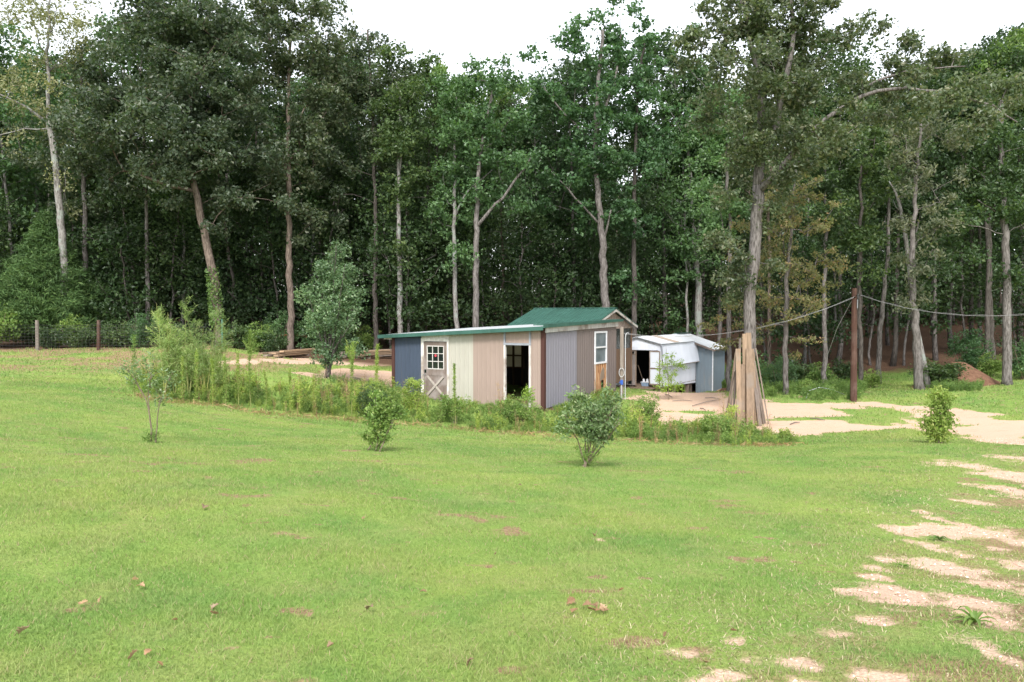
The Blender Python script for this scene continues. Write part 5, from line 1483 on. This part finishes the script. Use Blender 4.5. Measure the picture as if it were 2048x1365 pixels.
def blob(rng, cx, cy, rx, ry, Y, n, ry_m=None, shell=.45):
    s = ppm(Y); return ell_points(n, P(cx, cy, Y), (rx / s, (ry_m or rx / s * .85), ry / s), rng, shell)


r = np.random.default_rng(101)
# lawn shrub right of centre, vase shaped, tuft at its foot
b = G(1175, 935); Y = b[1]
st = []
for tx, ty in ((1130, 830), (1160, 820), (1185, 815), (1215, 830), (1240, 845), (1172, 850), (1225, 815)):
    st.append(([b + r.normal(size=3) * (.05, .05, 0), P(1178 + (tx - 1178) * .35, 895, Y + r.normal() * .06), P(tx, ty, Y + r.normal() * .25)], .016, .006))
cl = np.concatenate([blob(r, 1185, 838, 56, 40, Y, 75), blob(r, 1160, 800, 26, 20, Y, 12), blob(r, 1225, 805, 22, 20, Y, 10), blob(r, 1130, 850, 16, 22, Y, 7), blob(r, 1185, 870, 40, 22, Y, 20)])
sh1 = bushy('lawn_shrub', 'vase-shaped green shrub on several bare stems in the lawn, right of centre', 'shrub', b, cl, 'myrtle', .058, .03, 40, .12, st, 201, sub=6)
st2 = weed_variant(r, .34, 22, .26, 16, .09, .014); M_ = np.array(b)
V = st2[0] + M_; o = mesh_np('tuft_foliage', V, [st2[1]], LM['weeddk'], sh1)
# shrub left of centre
b = G(757, 903); Y = b[1]; st = []
for tx, ty in ((750, 800), (742, 830), (765, 830), (797, 810), (785, 850), (755, 850)):
    st.append(([b + r.normal(size=3) * (.05, .05, 0), P(757 + (tx - 757) * .4, 872, Y), P(tx, ty, Y + r.normal() * .15)], .013, .005))
cl = np.concatenate([blob(r, 758, 838, 26, 34, Y, 34), blob(r, 792, 826, 13, 18, Y, 7), blob(r, 754, 800, 12, 22, Y, 6), blob(r, 733, 866, 6, 8, Y, 2), blob(r, 757, 872, 18, 12, Y, 7)])
sh2 = bushy('lawn_shrub', 'small narrow shrub with yellowing leaves in the lawn before the blue shed end', 'shrub', b, cl, 'weeddk', .055, .032, 44, .11, st, 202, sub=6)
st2 = weed_variant(r, .30, 20, .24, 16, .09, .014); mesh_np('tuft_foliage', st2[0] + b, [st2[1]], LM['weeddk'], sh2)
# right shrub
b = G(1878, 886); Y = b[1]; st = []
for tx, ty in ((1865, 800), (1880, 785), (1895, 800), (1870, 830), (1888, 830), (1900, 810)):
    st.append(([b + r.normal(size=3) * (.06, .06, 0), P(1878 + (tx - 1878) * .5, 850, Y), P(tx, ty, Y + r.normal() * .2)], .014, .004))
cl = np.concatenate([blob(r, 1876, 850, 27, 34, Y, 60), blob(r, 1880, 808, 27, 24, Y, 22), blob(r, 1878, 785, 18, 10, Y, 6)])
bushy('lawn_shrub', 'upright yellow-green shrub dense to the ground, beside the sandy drive at right', 'shrub', b, cl, 'weed', .07, .036, 52, .16, st, 203)
# nearly bare sapling at the left
b = G(301, 886); Y = b[1]
st = [([b, P(303, 850, Y), P(299, 820, Y), P(280, 775, Y), P(252, 735, Y), P(235, 722, Y)], .017, .003), ([P(299, 820, Y), P(296, 780, Y), P(300, 745, Y), P(310, 715, Y)], .009, .003),
      ([b + (.09, 0, 0), P(313, 850, Y), P(318, 812, Y), P(330, 785, Y), P(345, 745, Y)], .012, .003), ([P(284, 782, Y), P(268, 762, Y), P(240, 752, Y)], .006, .002), ([P(316, 812, Y), P(322, 790, Y), P(338, 775, Y)], .006, .002)]
cl = np.concatenate([blob(r, 265, 745, 34, 24, Y, 20), blob(r, 300, 735, 24, 26, Y, 14), blob(r, 335, 770, 18, 34, Y, 14), blob(r, 320, 800, 16, 14, Y, 5), blob(r, 310, 770, 25, 20, Y, 8)])
sp3 = bushy('sapling', 'thin sapling on two bare stems with sparse grey-green leaves, in the left lawn', 'sapling', b, cl, 'myrtle', .055, .024, 13, .15, st, 204, sub=5)
st2 = weed_variant(r, .22, 16, .16, 12, .09, .014); mesh_np('tuft_foliage', st2[0] + b, [st2[1]], LM['weeddk'], sp3)
# pear tree
b = G(655, 757); Y = b[1]; st = []
for tx, ty in ((672, 490), (640, 540), (690, 530), (620, 600), (715, 590), (660, 520), (645, 640), (700, 650)):
    st.append(([b + r.normal(size=3) * (.08, .08, 0), P(657 + (tx - 657) * .25, 700, Y + r.normal() * .2), P(tx, ty, Y + r.normal() * .7)], .045, .01))
cl = np.concatenate([blob(r, 666, 640, 46, 62, Y, 95), blob(r, 672, 560, 42, 55, Y, 62), blob(r, 680, 500, 16, 22, Y, 9), blob(r, 645, 545, 14, 30, Y, 9), blob(r, 712, 600, 12, 40, Y, 10), blob(r, 618, 600, 20, 34, Y, 14), blob(r, 652, 710, 34, 22, Y, 22), blob(r, 710, 700, 22, 30, Y, 10)])
bushy('pear_tree', 'young upright tree with glossy grey-green leaves standing left of the patchwork shed', 'young tree', b, cl, 'pear', .095, .058, 54, .25, st, 205, r_leaf=.004, bark='dark')
# locust sapling by the barn
b = G(1338, 800); Y = b[1]
st = [([b, P(1336, 770, Y), P(1334, 730, Y), P(1332, 695, Y)], .014, .004), ([P(1336, 770, Y), P(1350, 745, Y), P(1362, 720, Y)], .008, .003), ([b, P(1325, 770, Y), P(1322, 745, Y)], .008, .003)]
cl = np.concatenate([blob(r, 1334, 745, 22, 45, Y, 22), blob(r, 1355, 735, 20, 22, Y, 12), blob(r, 1345, 770, 24, 16, Y, 14), blob(r, 1322, 760, 10, 22, Y, 6)])
bushy('locust_sapling', 'light green feathery sapling standing before the white barn side', 'sapling', b, cl, 'locust', .10, .026, 34, .17, st, 206, flat=.5)
# rounded bushes inside the strip
for px, py, cy, rx, ry, lf, lab, sd in [
        (1040, 856, 826, 52, 32, 'weeddk', 'rounded green bush growing before the open tan doorway', 211), (1055, 846, 785, 9, 16, 'locust', 'small pale green weed standing up inside the open tan doorway', 212),
        (1290, 868, 825, 36, 42, 'weeddk', 'dense dark green bush between the lawn shrub and the sand', 213), (830, 838, 790, 22, 38, 'weed', 'green bush in front of the blue wall panel, left of the door', 214),
        (905, 850, 815, 36, 30, 'weeddk', 'green bush growing under the cream wall panel', 215), (770, 842, 800, 34, 34, 'weeddk', 'leafy bush left of the brown shed corner', 216),
        (1450, 884, 855, 46, 26, 'weeddk', 'feathery green bush at the foot of the leaning lumber', 217), (1566, 889, 874, 24, 13, 'weed', 'small round green bush at the right tip of the weed strip', 218), (1462, 858, 828, 14, 22, 'weed', 'thin leafy weed against the left of the leaning lumber', 220),
        (740, 846, 800, 24, 30, 'dark', 'dark broad-leaved bush among the weeds left of the shed', 219)]:
    b = G(px, py); Y = b[1] + .35; s = ppm(Y)
    cl = blob(r, px, cy, rx, ry, Y, max(6, int(rx * ry / 28)), min(.6, rx / s))
    cl[:, 2] = np.maximum(cl[:, 2], b[2] + .08)
    st = [([np.array((b[0] + r.normal() * .1, Y + r.normal() * .1, g1(b[0], Y))), P(px + r.uniform(-.5, .5) * rx, cy, Y)], .01, .004) for _ in range(5)]
    bushy('bush', lab, 'bush', np.array((b[0], Y, g1(b[0], Y))), cl, lf, .075, .024, 75, .17, st, sd, axis_up=.35)
    if sd == 215: pass


# tall single stalks
def stalk(px, pb_, ptop, lab, seed, lower=.0, width=.11, leaf='weed', name='horseweed', branch=True, group=None, Y=None):
    rng = np.random.default_rng(seed); b = G(px, pb_)
    if Y: b = np.array((P(px, pb_, Y)[0], Y, 0)); b[2] = g1(b[0], b[1])
    top = P(px + rng.uniform(-4, 4), ptop, b[1]); h = top[2] - b[2]
    root = thing(name, lab, 'weed', b, group)
    m = MB(); s = arr_stem(b - EZ * .03, top, rng.normal(size=3) * .04, 10); m.tube(s, np.linspace(.014, .004, 10), 5)
    n = int(210 * h); k = lower + (1 - lower) * rng.random(n) ** .9; q = np.stack([np.interp(k, np.linspace(0, 1, 10), s[:, d]) for d in range(3)], 1)
    a = rng.uniform(0, 2 * PI, n); ax = np.stack([np.cos(a), np.sin(a), np.full(n, .6)], 1)
    C = [q + ax * (width * (1.15 - k * .75) * rng.uniform(.3, 1, n))[:, None] * .7]; AX = [ax]
    if branch:
        for _ in range(9):
            a = rng.uniform(0, 2 * PI); p0 = b + (top - b) * rng.uniform(.66, .85); p1 = p0 + np.array((math.cos(a) * .22, math.sin(a) * .22, rng.uniform(.25, .42) * min(1, h / 2)))
            m.tube(arr_stem(p0, p1, EZ * .02, 4), .003, 3, cap=False); t_ = rng.random((26, 1)); C.append(p0 + (p1 - p0) * t_ + rng.normal(size=(26, 3)) * .025); AX.append(np.tile((p1 - p0), (26, 1)))
    m.build('stem', BK['stem'], root)
    V, f = leaves(np.concatenate(C), .13, .014, rng, .2, .1, axis=unit(np.concatenate(AX)), ax_j=.45); mesh_np('foliage', V, [f], LM[leaf], root)


stalk(502, 815, 660, 'tall single weed stalk with branching yellow-green top, left of the pear tree', 301, .2)
stalk(704, 838, 684, 'tall single weed stalk with feathery top, right of the pear tree', 302, .25)
stalk(478, 815, 705, 'medium weed stalk beside the tall branching one', 303, .2, branch=False)
stalk(268, 792, 672, 'dark green leafy weed stalk at the left tip of the strip', 304, .1, leaf='weeddk', branch=False, width=.16)
stalk(753, 830, 690, 'slim weed stalk just left of the brown shed corner', 305, .3, branch=False)
stalk(912, 852, 728, 'single thin weed stalk before the cream wall panel', 306, .3, branch=False, width=.08)
grp = 'yellow-green stalks in the left weed strip'
for k, (px, pt) in enumerate([(362, 715), (392, 700), (425, 718), (450, 712), (530, 742), (580, 738), (630, 750), (600, 765)]):
    stalk(px, 806 + (px - 360) * .09, pt, 'one of the upright yellow-green weed stalks crowded in the left of the strip', 320 + k, .05, branch=False, group=grp)


# feathery dog fennel
def fennel(px, pb_, ptop, wpx, lab, seed, leaf='fennel'):
    rng = np.random.default_rng(seed); b = G(px, pb_); b[1] += .7; b[0] = P(px, pb_, b[1])[0]; b[2] = g1(b[0], b[1]); Y = b[1]; s_ = ppm(Y); h = P(px, ptop, Y)[2] - b[2]; wd = wpx / s_
    root = thing('dog_fennel', lab, 'weed', b); m = MB(); C = []; AX = []
    for j in range(5):
        top = b + np.array((rng.normal() * wd * .75, rng.normal() * wd * .6, h * (1 - .1 * j))); st = arr_stem(b - EZ * .03, top, rng.normal(size=3) * .05, 10); m.tube(st, np.linspace(.014, .004, 10), 5)
        for i in range(20):
            t_ = rng.uniform(.32, 1.0); p0 = np.array([np.interp(t_, np.linspace(0, 1, 10), st[:, d]) for d in range(3)]); a = rng.uniform(0, 2 * PI)
            ln = wd * (.35 + 1.0 * math.sin(PI * min(1, (t_ - .25) / .72)) * .75) * rng.uniform(.45, 1.05); p1 = p0 + np.array((math.cos(a) * ln, math.sin(a) * ln, ln * rng.uniform(.55, 1.05)))
            if rng.random() < .6: m.tube([p0, p1], .0028, 3, cap=False)
            n = int(22 + 34 * ln); tt = rng.random((n, 1)); C.append(p0 + (p1 - p0) * tt + rng.normal(size=(n, 3)) * .045); AX.append(np.tile(unit(p1 - p0), (n, 1)))
    m.build('stem', BK['stem'], root)
    V, f = leaves(np.concatenate(C), .12, .011, rng, .2, 0., axis=np.concatenate(AX), ax_j=.45); mesh_np('foliage', V, [f], LM[leaf], root)


fennel(330, 803, 606, 24, 'tallest feathery plume weed, leftmost in the group at the strip end', 401)
fennel(378, 806, 604, 34, 'tall feathery weed with a pale tip, middle of the group at the strip end', 402)
fennel(412, 808, 620, 38, 'broad feathery weed with pinkish plumes before the foot of the leaning oak', 403)
fennel(350, 803, 680, 42, 'low bushy feathery weed under the tall plumes', 404)
fennel(435, 808, 655, 28, 'shorter feathery weed at the right of the plume group', 405)

# shrubs along the fence and the wood edge
FS = []
for q in [(1.7, .85, 'weeddk', 60, 1), (1.3, .8, 'dark', 46, 2), (2.3, .95, 'tulip', 70, 3)]:
    h, w_, lf, n, sd = q; rng = np.random.default_rng(500 + sd)
    cl = ell_points(n, (0, 0, h * .52), (w_, w_, h * .48), rng); cl[:, 2] = np.maximum(cl[:, 2], .12)
    st = [([np.array((rng.normal() * .08, rng.normal() * .08, -.05)), np.array((rng.normal() * w_ * .4, rng.normal() * w_ * .4, h * .7))], .018, .006) for _ in range(5)]
    o = bushy('wood_edge_shrub', 'x', 'shrub', (0, 0, 0), cl, lf, .10, .06, 70, .24, st, 520 + sd); FS.append(o)
rng = np.random.default_rng(530); k = 0
spots = [(20, 698, 'bright leafy shrub in front of the cedar at the far left fence', 0, 1.35), (105, 700, None, 1, .9), (140, 700, None, 0, .9), (165, 699, None, 1, .9), (222, 699, None, 1, .9), (250, 700, None, 1, 1.), (285, 699, None, 2, .7), (335, 699, None, 1, 1.), (480, 706, None, 1, 1.), (515, 710, None, 0, .8), (540, 712, None, 1, .9),
         (620, 712, None, 2, .8), (690, 712, None, 1, .9), (735, 710, None, 0, .9), (-30, 697, None, 0, 1.2), (560, 705, None, 2, .9)]
lab0 = 'low leafy shrub in the row along the fence and lumber at the wood edge'
first = [True] * 3
for px, py, lab, kd, s in spots:
    b = G(px, py); b[1] += 1.0 + rng.random() * .6; b[0] = P(px, py, b[1])[0]; b[2] = g1(b[0], b[1])
    if lab: b[1] -= .9
    if first[kd]: o = FS[kd]; first[kd] = False; o.location = tuple(b); o.scale = (s,) * 3; o['label'] = lab or lab0; o['group'] = 'shrubs along the wood edge'
    else: o = dup(FS[kd], b, rng.uniform(0, 6), s, lab or lab0, 'shrubs along the wood edge')
for px, Y, kd, s, lab in [(1500, 43, 2, 1.0, None), (1600, 45, 1, 1.1, None), (1640, 42.5, 0, .8, None), (1690, 44, 1, 1.0, None), (1940, 43, 2, 1.0, None), (1870, 40, 1, .7, None), (2050, 39.5, 2, .9, None), (1560, 41, 2, .8, None), (1980, 41.5, 0, .7, None)]:
    b = P(px, 760, Y); b[2] = g1(b[0], b[1]); dup(FS[kd], b, rng.uniform(0, 6), s, 'low leafy shrub in the shade along the wood edge right of the barn', 'shrubs right of the barn')
b = G(1742, 776); o = dup(FS[0], b, 1., .55, 'small bright bush in the grass right of the utility pole', None); del o['group']
b = G(1612, 790); o = dup(FS[0], b, 2., .4, 'small bright bush in the grass left of the utility pole', None); del o['group']
b = np.array((mc[0] - .9, mc[1] - .7, 0)); b[2] = g1(b[0], b[1]) + .25; o = dup(FS[1], b, 2., 1.15, 'green bush spread over the left half of the dirt mound', None); o.scale = (1.7, 1.0, .85); del o['group']


# rosettes in the sandy grass
def rosette(px, py, L, lab, seed, up_=.35):
    rng = np.random.default_rng(seed); b = G(px, py); m = MB()
    for k in range(14):
        a = rng.uniform(0, 2 * PI); l = L * rng.uniform(.6, 1.1); d = np.array((math.cos(a), math.sin(a), 0)); s = np.array((-d[1], d[0], 0)); e = rng.uniform(.2, 1) * up_
        V = []
        for t_ in np.linspace(0, 1, 5):
            w_ = .09 * L * math.sin(PI * (.12 + .85 * t_)); p = b + d * l * t_ + EZ * (l * e * 4 * t_ * (1.1 - t_) * .8 + .01); V += [p - s * w_ + EZ * w_ * .4, p, p + s * w_ + EZ * w_ * .4]
        f = []
        for j_ in range(4): q = j_ * 3; f += [(q, q + 1, q + 4, q + 3), (q + 1, q + 2, q + 5, q + 4)]
        m.add(V, f)
    props(m.build('rosette_weed', LM['weeddk'], loc=b), lab, 'weed')


rosette(1879, 1082, .12, 'broad-leaved rosette weed growing in the pale sand patch at right', 601, .5)
rosette(1950, 1250, .15, 'larger leafy weed in the grass near the bottom right corner', 602, .5)
rosette(1806, 1136, .09, 'small leafy weed at the edge of a sand patch, left of the larger ones', 603, .4)
